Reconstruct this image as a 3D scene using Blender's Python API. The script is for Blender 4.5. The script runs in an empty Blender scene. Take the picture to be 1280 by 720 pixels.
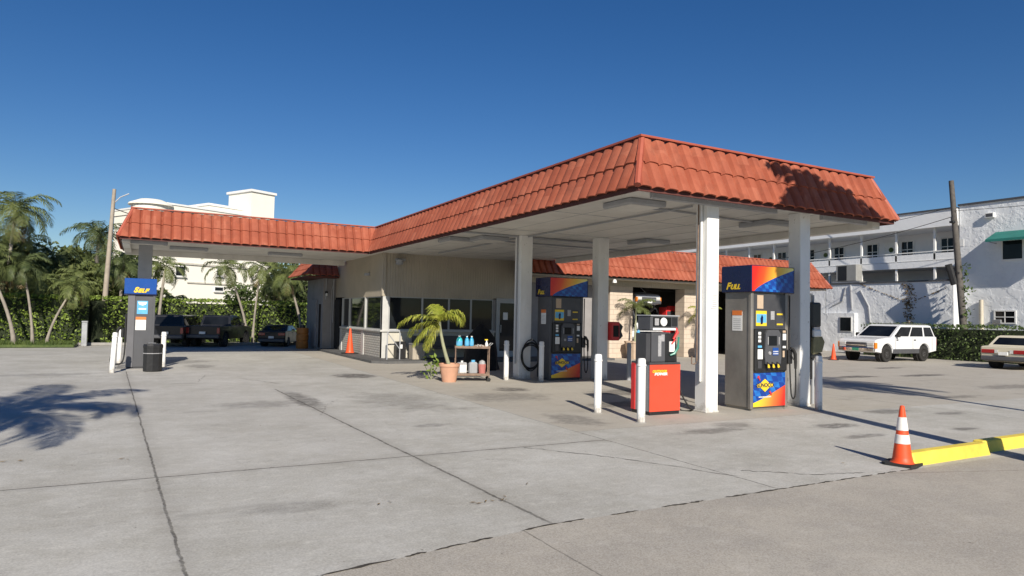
import bpy, math, random
from mathutils import Vector, Matrix
R=math.radians
C=bpy.context.scene.collection
# ------------------------------------------------------------------ camera
cam=bpy.data.cameras.new('camera'); co=bpy.data.objects.new('camera',cam); C.objects.link(co)
F_PX,PITCH,ROLL,YAW=855.7,.0409,.0203,.4965
cam.sensor_width=36; cam.lens=F_PX/1280*36; cam.clip_start=.05; cam.clip_end=3000
_f=Vector((math.sin(YAW)*math.cos(PITCH),math.cos(YAW)*math.cos(PITCH),math.sin(PITCH)))
_r=Vector((math.cos(YAW),-math.sin(YAW),0)); _u=_r.cross(_f)
_r2=_r*math.cos(ROLL)+_u*math.sin(ROLL); _u2=-_r*math.sin(ROLL)+_u*math.cos(ROLL)
M=Matrix((( _r2.x,_u2.x,-_f.x,0),(_r2.y,_u2.y,-_f.y,0),(_r2.z,_u2.z,-_f.z,1.65),(0,0,0,1)))
co.matrix_world=M
bpy.context.scene.camera=co
# ------------------------------------------------------------------ light
SUN_AZ,SUN_EL=R(15.5),R(31)      # shadows point to azimuth 15.5 deg (clockwise from +Y)
w=bpy.data.worlds.new('World'); bpy.context.scene.world=w; w.use_nodes=True
nt=w.node_tree; bg=nt.nodes['Background']; sky=nt.nodes.new('ShaderNodeTexSky')
sky.sky_type='NISHITA'; sky.sun_disc=False; sky.sun_elevation=SUN_EL; sky.sun_rotation=math.pi+SUN_AZ
sky.air_density=1.0; sky.dust_density=.0; sky.ozone_density=4; sky.altitude=0
hs=nt.nodes.new('ShaderNodeHueSaturation'); hs.inputs['Saturation'].default_value=1.27; hs.inputs['Hue'].default_value=.509; hs.inputs['Value'].default_value=1.0; nt.links.new(sky.outputs[0],hs.inputs['Color']); nt.links.new(hs.outputs[0],bg.inputs[0]); bg.inputs[1].default_value=.060
sl=bpy.data.lights.new('sun','SUN'); so=bpy.data.objects.new('sun',sl); C.objects.link(so)
sl.energy=4.9; sl.angle=R(.5); sl.color=(1,.92,.80)
tosun=Vector((-math.sin(SUN_AZ)*math.cos(SUN_EL),-math.cos(SUN_AZ)*math.cos(SUN_EL),math.sin(SUN_EL)))
so.rotation_euler=tosun.to_track_quat('Z','Y').to_euler(); so.location=(0,0,30)
sc=bpy.context.scene
sc.view_settings.view_transform='Standard'; sc.view_settings.look='None'; sc.view_settings.gamma=1
sc.view_settings.exposure=0.36
# ------------------------------------------------------------------ node helpers
class NG:
    def __init__(s,name):
        s.m=bpy.data.materials.new(name); s.m.use_nodes=True; s.t=s.m.node_tree; s.b=s.t.nodes['Principled BSDF']
        s.tc=s.t.nodes.new('ShaderNodeTexCoord')
    def n(s,typ,**k):
        x=s.t.nodes.new(typ)
        for a,b in k.items(): setattr(x,a,b)
        return x
    def l(s,a,b): s.t.links.new(a,b)
    def put(s,sock,v):
        if isinstance(v,(int,float)): sock.default_value=v
        elif isinstance(v,(tuple,list)): sock.default_value=tuple(v)+((1,) if len(v)==3 and sock.type=='RGBA' else ())
        else: s.l(v,sock)
    def math(s,op,a,b=0,c=0,clamp=False):
        x=s.n('ShaderNodeMath',operation=op,use_clamp=clamp); s.put(x.inputs[0],a); s.put(x.inputs[1],b)
        if op in('MULTIPLY_ADD','SMOOTH_MIN'): s.put(x.inputs[2],c)
        return x.outputs[0]
    def sep(s,v):
        x=s.n('ShaderNodeSeparateXYZ'); s.l(v,x.inputs[0]); return x.outputs
    def noise(s,scale,detail=4,rough=.55,vec=None,out=0,st=None):
        x=s.n('ShaderNodeTexNoise'); x.inputs['Scale'].default_value=scale; x.inputs['Detail'].default_value=detail; x.inputs['Roughness'].default_value=rough
        v=vec if vec is not None else s.tc.outputs['Object']
        if st:
            mp=s.n('ShaderNodeMapping'); s.l(v,mp.inputs[0]); mp.inputs['Scale'].default_value=st; v=mp.outputs[0]
        s.l(v,x.inputs['Vector']); return x.outputs[out]
    def ramp(s,v,stops,interp='LINEAR'):
        x=s.n('ShaderNodeValToRGB'); x.color_ramp.interpolation=interp; e=x.color_ramp.elements
        while len(e)<len(stops): e.new(.5)
        for q,(p,c) in zip(e,stops): q.position=p; q.color=(c if len(c)==4 else tuple(c)+(1,)) if isinstance(c,(tuple,list)) else (c,c,c,1)
        s.put(x.inputs[0],v); return x.outputs[0]
    def mix(s,f,a,b,mode='MIX'):
        x=s.n('ShaderNodeMix',data_type='RGBA',blend_type=mode); s.put(x.inputs[0],f); s.put(x.inputs[6],a); s.put(x.inputs[7],b); return x.outputs[2]
    def bump(s,h,strength=.3,dist=.02):
        x=s.n('ShaderNodeBump'); x.inputs['Strength'].default_value=strength; x.inputs['Distance'].default_value=dist
        s.put(x.inputs['Height'],h); s.l(x.outputs[0],s.b.inputs['Normal'])
    def fin(s,col,rough=.6,metal=0,spec=None):
        s.put(s.b.inputs['Base Color'],col); s.put(s.b.inputs['Roughness'],rough); s.b.inputs['Metallic'].default_value=metal
        if spec is not None: s.b.inputs['Specular IOR Level'].default_value=spec
        return s.m
def mk(name,col,rough=.6,var=.15,scale=3,metal=0,bump=0,bscale=60,bdist=.01,spec=None,dirt=0,coat=0,grime=0):
    g=NG(name)
    n=g.noise(scale,5,.6); f=g.ramp(n,[(.3,1-var),(.7,1+var*.6)])
    c=g.mix(1.0,(*col,1),f,'MULTIPLY')
    if dirt:
        d=g.ramp(g.noise(1.3,6,.7,st=(1,1,.35)),[(.45,0),(.75,dirt)]); c=g.mix(d,c,(col[0]*.35,col[1]*.32,col[2]*.28,1))
    if grime:
        _,_,zz=g.sep(g.tc.outputs['Object']); gz=g.math('ADD',zz,g.math('MULTIPLY_ADD',g.noise(9,5,.7),.5,-.25)); c=g.mix(g.ramp(gz,[(.0,grime),(.14,0)]),c,(.22,.18,.13,1))
        c=g.mix(g.ramp(g.noise(16,3,.6,st=(1,1,.5)),[(.68,0),(.71,grime*.8)]),c,(.25,.19,.14,1))
    if bump: g.bump(g.noise(bscale,4,.6),bump,bdist)
    rr=g.ramp(g.noise(scale*2.3,3),[(.3,max(0,rough-.07)),(.7,min(1,rough+.07))])
    m=g.fin(c,rr,metal,spec)
    if coat: g.b.inputs['Coat Weight'].default_value=coat; g.b.inputs['Coat Roughness'].default_value=.04
    return m
# ------------------------------------------------------------------ materials
m={}
def lot_mat():
    g=NG('concrete_slabs'); P=g.tc.outputs['Object']; x,y,z=g.sep(P)
    wob=g.math('MULTIPLY_ADD',g.noise(2.2,5,.7),.05,-.025); wob2=g.math('MULTIPLY_ADD',g.noise(14,3,.7),.03,-.015)
    xw=g.math('ADD',g.math('ADD',x,wob),wob2); yw=g.math('ADD',g.math('ADD',y,wob),wob2); xs=g.math('ADD',xw,g.math('MULTIPLY_ADD',y,.0364,-.171))
    def rng(v,a,b): return g.math('MULTIPLY',g.math('GREATER_THAN',v,a),g.math('LESS_THAN',v,b))
    def line(v,c,wd): return g.math('SUBTRACT',1,g.math('DIVIDE',g.math('ABSOLUTE',g.math('SUBTRACT',v,c)),wd),clamp=True)
    br=g.ramp(g.noise(5,5,.75),[(.3,.35),(.6,1)])
    ls=[(xs,0.31,.015,y,4.3,20.6,.85),(xs,2.95,.02,y,4.5,15.2,1),(xw,5.6,.013,y,4.6,8.2,.8),(xw,5.6,.02,y,8,30,.35),(yw,7.6,.02,x,-8,5.6,.85),(yw,12.4,.014,x,-9,5.6,.22),
        (yw,17.6,.014,x,-9,5.6,.15),(xw,-3.1,.02,y,4,20,.5),(yw,21.0,.02,x,-12,7,.35),(xw,8.45,.012,y,4.6,8.4,.0),(yw,8.3,.012,x,5.6,13,.35),
        (xw,13.9,.02,y,4.6,24,.45),(xw,20,.02,y,4.6,24,.3),(yw,12.,.02,x,13.9,34,.3),(yw,26.5,.02,x,-12,7,.25)]
    acc=None
    for v,c,wd,o,a,b,k in ls:
        q=g.math('MULTIPLY',g.math('MULTIPLY',line(v,c,wd),rng(o,a,b)),k)
        acc=q if acc is None else g.math('MAXIMUM',acc,q)
    acc=g.math('MULTIPLY',g.math('MULTIPLY',acc,2.0,clamp=True),br)
    # thin wandering cracks
    vo=g.n('ShaderNodeTexVoronoi',feature='DISTANCE_TO_EDGE'); vo.inputs['Scale'].default_value=.21
    wv=g.n('ShaderNodeVectorMath',operation='ADD'); nz=g.noise(1.1,6,.75,out=1); g.l(P,wv.inputs[0]); g.l(nz,wv.inputs[1]); g.l(wv.outputs[0],vo.inputs['Vector'])
    cr=g.math('SUBTRACT',1,g.math('DIVIDE',vo.outputs[0],.0022),clamp=True)
    cr=g.math('MULTIPLY',cr,g.ramp(g.noise(.35,3),[(.5,0),(.6,.45)]))
    # colours
    big=g.noise(.33,6,.62); mid=g.noise(1.7,7,.65); fine=g.noise(55,4,.7); strk=g.noise(1.,6,.65,st=(.5,2.6,1))
    c=g.ramp(big,[(.32,(.41,.402,.375)),(.5,(.50,.492,.462)),(.68,(.58,.572,.54))])
    c=g.mix(g.ramp(mid,[(.38,0),(.68,.6)]),c,(.33,.315,.275,1)); c=g.mix(g.ramp(g.noise(.55,8,.75),[(.46,0),(.62,.6)]),c,(.29,.277,.24,1))
    c=g.mix(g.ramp(strk,[(.5,0),(.72,.3)]),c,(.47,.465,.45,1))
    c=g.mix(.33,c,g.ramp(fine,[(.32,(.15,.145,.13)),(.68,(.68,.66,.6))])); c=g.mix(g.ramp(g.noise(17,5,.75),[(.5,0),(.7,.4)]),c,(.28,.268,.235,1)); c=g.mix(g.ramp(g.noise(6,6,.7,st=(1,1.6,1)),[(.53,0),(.68,.35)]),c,(.62,.605,.55,1))
    # slab tints (each pour has its own colour)
    s1=g.math('MULTIPLY',rng(xs,0.31,2.95),g.math('GREATER_THAN',y,7.6)); c=g.mix(g.math('MULTIPLY',s1,.12),c,(.5,.48,.45,1))
    # browner worn pour under and round the canopy
    cx=g.math('MULTIPLY',g.ramp(g.math('ADD',x,g.math('MULTIPLY',mid,.5)),[(0,0),(1,1)]),1)
    tan=g.math('MULTIPLY',g.math('GREATER_THAN',xw,5.62),g.math('GREATER_THAN',yw,8.3))
    c=g.mix(g.math('MULTIPLY',tan,.5),c,g.mix(mid,(.33,.29,.235,1),(.42,.375,.305,1)))
    # drips and oil spots; some blobs are painted crown shadows
    sp=g.ramp(g.noise(.8,4,.5,st=(.6,1.6,1)),[(.62,0),(.70,.75)]); sp=g.math('MULTIPLY',sp,g.ramp(g.noise(3.1,5,.7),[(.4,0),(.6,1)]))
    c=g.mix(g.math('MULTIPLY',sp,.55),c,(.15,.14,.125,1))
    brk=g.ramp(g.noise(5.5,8,.8,st=(.8,1.3,1)),[(.36,.25),(.54,1)])
    c=g.mix(g.ramp(g.noise(2.3,8,.82,st=(.7,1.5,1)),[(.56,0),(.70,.5)]),c,(.21,.2,.175,1))
    pit=g.ramp(g.noise(22,2,.5),[(.73,0),(.76,.6)]); c=g.mix(pit,c,(.13,.12,.10,1))
    halo=None
    for v_,c_,o_,a_,b_ in [(xs,.31,y,4.3,20.6),(xs,2.95,y,4.5,15.2),(yw,7.6,x,-8,5.6)]:
        hq=g.math('MULTIPLY',line(v_,c_,.16),rng(o_,a_,b_)); halo=hq if halo is None else g.math('MAXIMUM',halo,hq)
    c=g.mix(g.math('MULTIPLY',g.math('MULTIPLY',halo,brk),.35),c,(.22,.205,.18,1))
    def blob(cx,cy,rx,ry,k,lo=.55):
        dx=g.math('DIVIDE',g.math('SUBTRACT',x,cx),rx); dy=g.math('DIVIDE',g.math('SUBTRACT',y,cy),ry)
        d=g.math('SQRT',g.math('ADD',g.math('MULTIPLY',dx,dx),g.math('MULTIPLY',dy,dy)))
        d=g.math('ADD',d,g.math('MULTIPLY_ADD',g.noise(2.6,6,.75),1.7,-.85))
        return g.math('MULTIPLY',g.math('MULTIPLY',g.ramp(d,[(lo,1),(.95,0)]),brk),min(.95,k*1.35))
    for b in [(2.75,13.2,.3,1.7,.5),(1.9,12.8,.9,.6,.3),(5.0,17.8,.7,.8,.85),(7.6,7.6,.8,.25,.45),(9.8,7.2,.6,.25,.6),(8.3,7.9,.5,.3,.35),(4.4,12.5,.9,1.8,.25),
              (19.4,13.5,1.2,.35,.75),(22.4,13.2,1.5,.35,.8),(24.6,15.8,1.1,.3,.7),(13.4,7.4,.5,.2,.4),(11.6,6.2,.4,.15,.5),(6.6,12.4,1.2,.9,.35),(.7,24.,1.8,1.2,.35),(21.,10.,2.,.5,.4),(8.2,10.6,.9,.5,.6),(9.6,12.3,1.,.8,.55),(7.4,13.6,.5,.5,.6),(12.4,8.0,.7,.3,.5),(6.2,9.3,.5,.8,.4),(1.6,22.,.5,.9,.4),(-2.,20.,1.5,.5,.3),(3.9,9.6,.35,.2,.35),(1.2,6.0,.5,.2,.25),(9.4,6.4,.5,.15,.45),(16.5,9.,1.2,.25,.4)]:  # row's first far-right patches: palm-crown shadows painted into the colour; others stains
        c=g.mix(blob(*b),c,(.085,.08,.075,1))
    # the far part is old pale asphalt
    far=g.ramp(g.math('MULTIPLY_ADD',g.math('ADD',g.math('MULTIPLY',x,.0),y),.02,0),[(.555,0),(.56,1)])
    c=g.mix(g.math('MULTIPLY',far,.12),c,(.21,.205,.20,1))
    c=g.mix(g.math('MULTIPLY',acc,.88),c,(.075,.07,.06,1)); c=g.mix(cr,c,(.1,.095,.09,1))
    h=g.math('SUBTRACT',g.math('MULTIPLY',fine,.35),g.math('MULTIPLY',acc,2)); g.bump(h,.35,.008)
    return g.fin(c,g.ramp(mid,[(.3,.75),(.7,.92)]),0,.3)
def walk_mat():
    g=NG('aggregate_concrete'); x,y,z=g.sep(g.tc.outputs['Object'])
    wob=g.math('MULTIPLY_ADD',g.noise(3,5,.7),.05,-.025); xw=g.math('ADD',x,wob); yw=g.math('ADD',y,wob)
    def line(v,c,wd): return g.math('SUBTRACT',1,g.math('DIVIDE',g.math('ABSOLUTE',g.math('SUBTRACT',v,c)),wd),clamp=True)
    acc=g.math('MAXIMUM',line(xw,1.07,.012),line(xw,2.66,.012)); 
    acc=g.math('MAXIMUM',acc,g.math('MULTIPLY',line(g.math('ADD',yw,g.math('MULTIPLY',x,.33)),7.13,.014),g.math('GREATER_THAN',x,7.35)))
    acc=g.math('MULTIPLY',acc,g.ramp(g.noise(6,4,.7),[(.3,.4),(.6,1)]))
    fine=g.noise(70,3,.75); agg=g.n('ShaderNodeTexVoronoi'); agg.inputs['Scale'].default_value=95; g.l(g.tc.outputs['Object'],agg.inputs['Vector'])
    c=g.ramp(g.noise(.5,6,.65),[(.3,(.29,.255,.195)),(.5,(.385,.342,.265)),(.72,(.49,.445,.355))])
    c=g.mix(g.ramp(g.noise(1.4,7,.7),[(.42,0),(.68,.6)]),c,(.235,.212,.17,1)); c=g.mix(g.ramp(g.noise(2.2,8,.8,st=(.8,1.4,1)),[(.53,0),(.68,.55)]),c,(.21,.19,.155,1)); c=g.mix(g.ramp(g.noise(14,5,.75),[(.5,0),(.7,.4)]),c,(.22,.2,.17,1)); c=g.mix(g.ramp(g.noise(4,6,.7),[(.55,0),(.7,.35)]),c,(.56,.53,.48,1))
    c=g.mix(.32,c,g.ramp(agg.outputs['Color'],[(.1,(.25,.225,.2)),(.9,(.68,.64,.59))]))
    c=g.mix(.25,c,g.ramp(fine,[(.3,.12),(.7,.6)]))
    pt=g.ramp(g.noise(9,3,.5),[(.74,0),(.78,.6)]); c=g.mix(pt,c,(.12,.1,.085,1))
    c=g.mix(g.math('MULTIPLY',acc,.8),c,(.09,.08,.07,1)); g.bump(g.math('SUBTRACT',fine,acc),.5,.006)
    return g.fin(c,.88,0,.25)
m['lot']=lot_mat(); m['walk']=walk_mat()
m['earth']=mk('packed_earth',(.16,.14,.11),.95,.3,.8,bump=.4,bscale=30)
m['asphalt']=mk('asphalt',(.10,.10,.10),.9,.25,1.5,bump=.4,bscale=90)
m['crack']=mk('dark_crack',(.05,.043,.035),.95,.4,12)
def tile_mat():
    g=NG('terracotta_tile'); P=g.tc.outputs['Object']
    c=g.ramp(g.noise(.9,6,.7),[(.3,(.26,.066,.036)),(.5,(.34,.096,.054)),(.7,(.42,.138,.082))])
    c=g.mix(g.ramp(g.noise(7,5,.7,st=(1,1,.25)),[(.5,0),(.8,.45)]),c,(.26,.05,.03,1))
    c=g.mix(g.ramp(g.noise(2.6,3,.5,st=(1.4,1.4,.3)),[(.66,0),(.78,.35)]),c,(.62,.27,.18,1))
    cell=g.n('ShaderNodeTexWhiteNoise',noise_dimensions='3D'); vs_=g.n('ShaderNodeVectorMath',operation='SNAP'); g.l(P,vs_.inputs[0]); vs_.inputs[1].default_value=(.285,.285,.45); g.l(vs_.outputs[0],cell.inputs[0])
    c=g.mix(g.ramp(cell.outputs[0],[(.0,0),(1,.38)]),c,(.25,.07,.045,1)); c=g.mix(g.ramp(cell.outputs[0],[(.86,0),(.9,.25)]),c,(.55,.2,.12,1))
    c=g.mix(g.ramp(g.noise(1.7,7,.8),[(.52,0),(.72,.5)]),c,(.13,.05,.035,1))
    g.bump(g.noise(45,3),.25,.008)
    return g.fin(c,.8,0,.2)
m['tile']=tile_mat()
m['flash']=mk('red_painted_metal',(.36,.085,.048),.5,.15,3)
m['dkunder']=mk('dark_tile_underside',(.10,.03,.025),.8,.2,6)
m['soffit']=mk('painted_soffit',(.68,.66,.61),.6,.1,1.2,dirt=.25)
m['white']=mk('white_paint',(.78,.78,.76),.45,.06,4,dirt=.18)
m['bollard']=mk('chipped_white_paint',(.80,.80,.78),.45,.06,4,dirt=.2,grime=.7)
m['colwhite']=mk('column_white_paint',(.80,.80,.78),.5,.05,2,dirt=.2,bump=.05,grime=.55)
m['greypaint']=mk('grey_paint',(.35,.36,.38),.5,.1,3,dirt=.2)
def siding_mat():
    g=NG('ribbed_tan_siding'); x,y,z=g.sep(g.tc.outputs['Object'])
    s=g.math('SINE',g.math('MULTIPLY',g.math('ADD',x,y),math.pi*2/.1)); f=g.ramp(s,[(.0,.0),(.35,1)])
    c=g.mix(g.ramp(g.noise(1.2,5,.6),[(.3,0),(.7,1)]),(.38,.335,.265,1),(.46,.405,.32,1))
    g.bump(f,1.0,.02); return g.fin(c,.6)
m['siding']=siding_mat()
def brick_mat(name,c1,c2,mort,bw,bh,rough=.8,ms=.02,bd=.012):
    g=NG(name); x,y,z=g.sep(g.tc.outputs['Object']); v=g.n('ShaderNodeCombineXYZ'); g.l(g.math('ADD',x,y),v.inputs[0]); g.l(z,v.inputs[1])
    b=g.n('ShaderNodeTexBrick'); g.l(v.outputs[0],b.inputs['Vector']); b.inputs['Scale'].default_value=1
    b.inputs['Brick Width'].default_value=bw; b.inputs['Row Height'].default_value=bh; b.inputs['Mortar Size'].default_value=ms*bh*2
    b.inputs['Color1'].default_value=(*c1,1); b.inputs['Color2'].default_value=(*c2,1); b.inputs['Mortar'].default_value=(*mort,1)
    c=g.mix(g.ramp(g.noise(2,5,.6),[(.4,0),(.8,.25)]),b.outputs[0],(c1[0]*.5,c1[1]*.5,c1[2]*.5,1))
    g.bump(g.math('SUBTRACT',1,b.outputs['Fac']),1,bd); return g.fin(c,rough)
m['postgrey']=mk('dull_white_post',(.5,.5,.48),.6,.1,4,dirt=.2)
m['bayin']=mk('dark_grey_bay_wall',(.11,.105,.10),.9,.3,2)  # dark grey wall colour with uneven tone
m['lowwall']=mk('cream_painted_wall',(.55,.52,.44),.7,.08,3,dirt=.2)
m['brick']=brick_mat('painted_white_brick',(.50,.485,.44),(.56,.54,.49),(.30,.28,.25),.3,.085,ms=.09)
m['block']=brick_mat('beige_concrete_block',(.56,.465,.375),(.59,.49,.395),(.46,.385,.31),.42,.2,ms=.02,bd=.006)
def stucco(name,col,bs=2.2,strength=.6,dist=.05,dirt=.3):
    g=NG(name); n=g.noise(bs,5,.6,out=0); vv=g.noise(bs*3,4,.6)
    c=g.mix(g.ramp(g.noise(.7,6,.65,st=(1,1,.4)),[(.5,0),(.8,dirt)]),(*col,1),(col[0]*.6,col[1]*.6,col[2]*.6,1))
    g.bump(g.math('ADD',g.ramp(n,[(.45,0),(.55,1)]),g.math('MULTIPLY',vv,.6)),strength,dist); return g.fin(c,.85,0,.2)
m['stucco']=stucco('swirled_white_stucco',(.76,.78,.80),2.0,.35,.03); m['motel']=stucco('smooth_motel_stucco',(.80,.81,.82),4,.2,.01,.15)
m['cream']=stucco('cream_stucco',(.80,.77,.68),3,.1,.01,.12); m['creamtrim']=mk('cream_trim',(.55,.52,.45),.7)
m['wingwall']=mk('dusty_grey_wall',(.27,.26,.26),.8,.15,1.5,dirt=.3)
m['doorgrey']=mk('grey_door',(.22,.22,.24),.6,.1,3)
m['frame']=mk('window_frame_aluminium',(.40,.41,.41),.4,.08,5)
def glass_mat(name,col,rough=.04,scale=.9):
    g=NG(name); n=g.noise(scale,3,.5); c=g.ramp(n,[(.35,tuple(q*.4 for q in col)),(.65,col)]); g.bump(g.noise(.6,2),.03,.02)
    return g.fin(c,rough,0,.25)
m['glass']=glass_mat('tinted_window_glass',(.018,.022,.026)); m['carglass']=glass_mat('car_window_glass',(.012,.014,.017),.03)
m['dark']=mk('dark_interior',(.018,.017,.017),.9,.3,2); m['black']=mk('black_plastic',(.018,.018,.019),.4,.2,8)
m['rubber']=mk('black_rubber',(.02,.02,.02),.75,.2,10); m['tyre']=mk('tyre_rubber',(.022,.021,.02),.85,.25,12)
m['pumpbody']=mk('brushed_pump_steel',(.27,.25,.225),.42,.28,1.3,metal=.35,dirt=.25)
m['pumpdark']=mk('charcoal_pump_panel',(.055,.055,.06),.4,.15,4)
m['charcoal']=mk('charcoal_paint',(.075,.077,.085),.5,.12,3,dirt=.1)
m['charcoal2']=mk('lighter_charcoal_trim',(.12,.12,.13),.5,.12,3)
m['navy']=mk('navy_acrylic',(.004,.008,.055),.25,.1,2); m['blue']=mk('blue_acrylic',(.012,.07,.30),.25,.12,2)
m['yellow']=mk('yellow_print',(.78,.55,.03),.4,.08,4); m['red']=mk('red_cabinet_paint',(.72,.075,.035),.38,.07,2,coat=.2)
m['redp']=mk('red_print',(.6,.03,.03),.4,.05,4); m['print']=mk('white_print',(.78,.78,.76),.5,.06,20); m['printg']=mk('grey_print',(.35,.35,.36),.5,.2,30)
m['orangep']=mk('orange_print',(.75,.2,.04),.5,.1,9); m['cyanp']=mk('light_blue_print',(.12,.42,.7),.4,.15,9); m['sand']=mk('sand_coloured_print',(.5,.38,.27),.6,.1,9)
m['cone']=mk('orange_cone_plastic',(.80,.085,.02),.5,.1,9,dirt=.15); m['refl']=mk('reflective_white_sleeve',(.75,.72,.68),.5,.1,12,dirt=.35)
m['kerby']=mk('yellow_kerb_paint',(.78,.60,.08),.6,.15,5,dirt=.35,bump=.3,bscale=25)
m['kerb']=mk('kerb_concrete',(.30,.29,.27),.85,.2,3,bump=.2); m['darkkerb']=mk('dark_worn_kerb',(.10,.10,.10),.8,.25,3)
m['terra']=mk('terracotta_pot',(.58,.32,.21),.8,.12,4,dirt=.2); m['paleterra']=mk('pale_clay_pot',(.5,.38,.28),.8,.12,4)
m['soil']=mk('potting_soil',(.05,.035,.025),.95,.3,20)
m['metal']=mk('worn_steel',(.35,.35,.35),.4,.2,6,metal=.8); m['rust']=mk('rusty_steel',(.22,.15,.11),.7,.4,9)
m['chrome']=mk('chrome',(.7,.7,.7),.12,.05,4,metal=1); m['alloy']=mk('alloy_rim',(.36,.36,.37),.35,.2,6,metal=.7)
m['wood']=mk('weathered_pole_wood',(.105,.095,.085),.85,.35,6,dirt=.3,bump=.3,bscale=20); m['cpole']=mk('concrete_pole',(.36,.31,.25),.85,.2,4,dirt=.3)
m['carwhite']=mk('white_car_paint',(.70,.71,.72),.3,.03,2,coat=.6); m['carblack']=mk('black_car_paint',(.008,.009,.013),.35,.1,2,coat=.25,spec=.3)
m['carbeige']=mk('beige_car_paint',(.62,.57,.44),.35,.04,2,coat=.4); m['carsilver']=mk('silver_car_paint',(.5,.51,.52),.35,.06,2,metal=.3,coat=.4)
m['taillight']=mk('red_tail_lens',(.32,.015,.015),.2,.1,8,coat=.5); m['headlight']=mk('clear_lamp_lens',(.62,.62,.60),.12,.1,8,coat=.6); m['amber']=mk('amber_lens',(.75,.22,.02),.25,.1,8)
m['plategreen']=mk('green_number_plate',(.05,.30,.17),.5,.1,20)
m['awning']=mk('teal_awning_cloth',(.02,.17,.145),.8,.12,2); m['steel']=mk('galvanised_steel',(.42,.43,.44),.4,.15,4,metal=.6)
m['bottleblue']=mk('blue_fluid_bottle',(.05,.36,.62),.2,.1,12,coat=.5); m['bottlecyan']=mk('turquoise_fluid_bottle',(.05,.5,.55),.2,.1,12,coat=.5)
m['barrel']=mk('orange_barrel_plastic',(.38,.15,.03),.6,.15,5); m['acgrey']=mk('grey_unit_casing',(.28,.28,.27),.6,.1,4)
m['khaki']=mk('khaki_cloth',(.22,.2,.11),.9,.25,8); m['tarp']=mk('black_cloth_cover',(.008,.008,.009),.9,.2,5)
m['pvc']=mk('white_pvc_pipe',(.62,.56,.45),.5,.15,3,dirt=.4)
def leaf_mat(name,a,b,tr=.25):
    g=NG(name); n=g.noise(1.6,3,.6); n2=g.noise(11,2,.6)
    c=g.mix(g.ramp(g.math('ADD',g.math('MULTIPLY',n,.5),g.math('MULTIPLY',n2,.5)),[(.38,0),(.62,1)]),(*a,1),(*b,1))
    g.fin(c,.5,0,.3); g.b.inputs['Subsurface Weight'].default_value=0
    t=g.n('ShaderNodeBsdfTranslucent'); g.l(c,t.inputs[0]); mx=g.n('ShaderNodeMixShader'); mx.inputs[0].default_value=tr
    g.l(g.b.outputs[0],mx.inputs[1]); g.l(t.outputs[0],mx.inputs[2]); g.l(mx.outputs[0],g.t.nodes['Material Output'].inputs[0]); return g.m
m['palm']=leaf_mat('palm_leaf',(.085,.115,.035),(.20,.23,.08)); m['palmy']=leaf_mat('yellow_green_palm_leaf',(.20,.25,.03),(.42,.41,.07),.3)
m['palmdk']=leaf_mat('dark_palm_leaf',(.055,.08,.03),(.13,.16,.06)); m['hedge']=leaf_mat('hedge_leaf',(.13,.20,.03),(.27,.36,.07)); m['hedgedk']=leaf_mat('dark_hedge_leaf',(.05,.085,.025),(.13,.18,.055))
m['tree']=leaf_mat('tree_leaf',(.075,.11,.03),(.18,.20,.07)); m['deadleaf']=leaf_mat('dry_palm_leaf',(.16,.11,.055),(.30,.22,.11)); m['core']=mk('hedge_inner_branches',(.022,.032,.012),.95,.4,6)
m['bark']=mk('palm_trunk_bark',(.28,.25,.21),.9,.25,5,bump=.5,bscale=18,dirt=.2); m['barkgreen']=mk('young_green_palm_trunk',(.30,.31,.2),.7,.25,7)
m['grass']=leaf_mat('short_grass',(.05,.085,.02),(.12,.16,.045))
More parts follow.
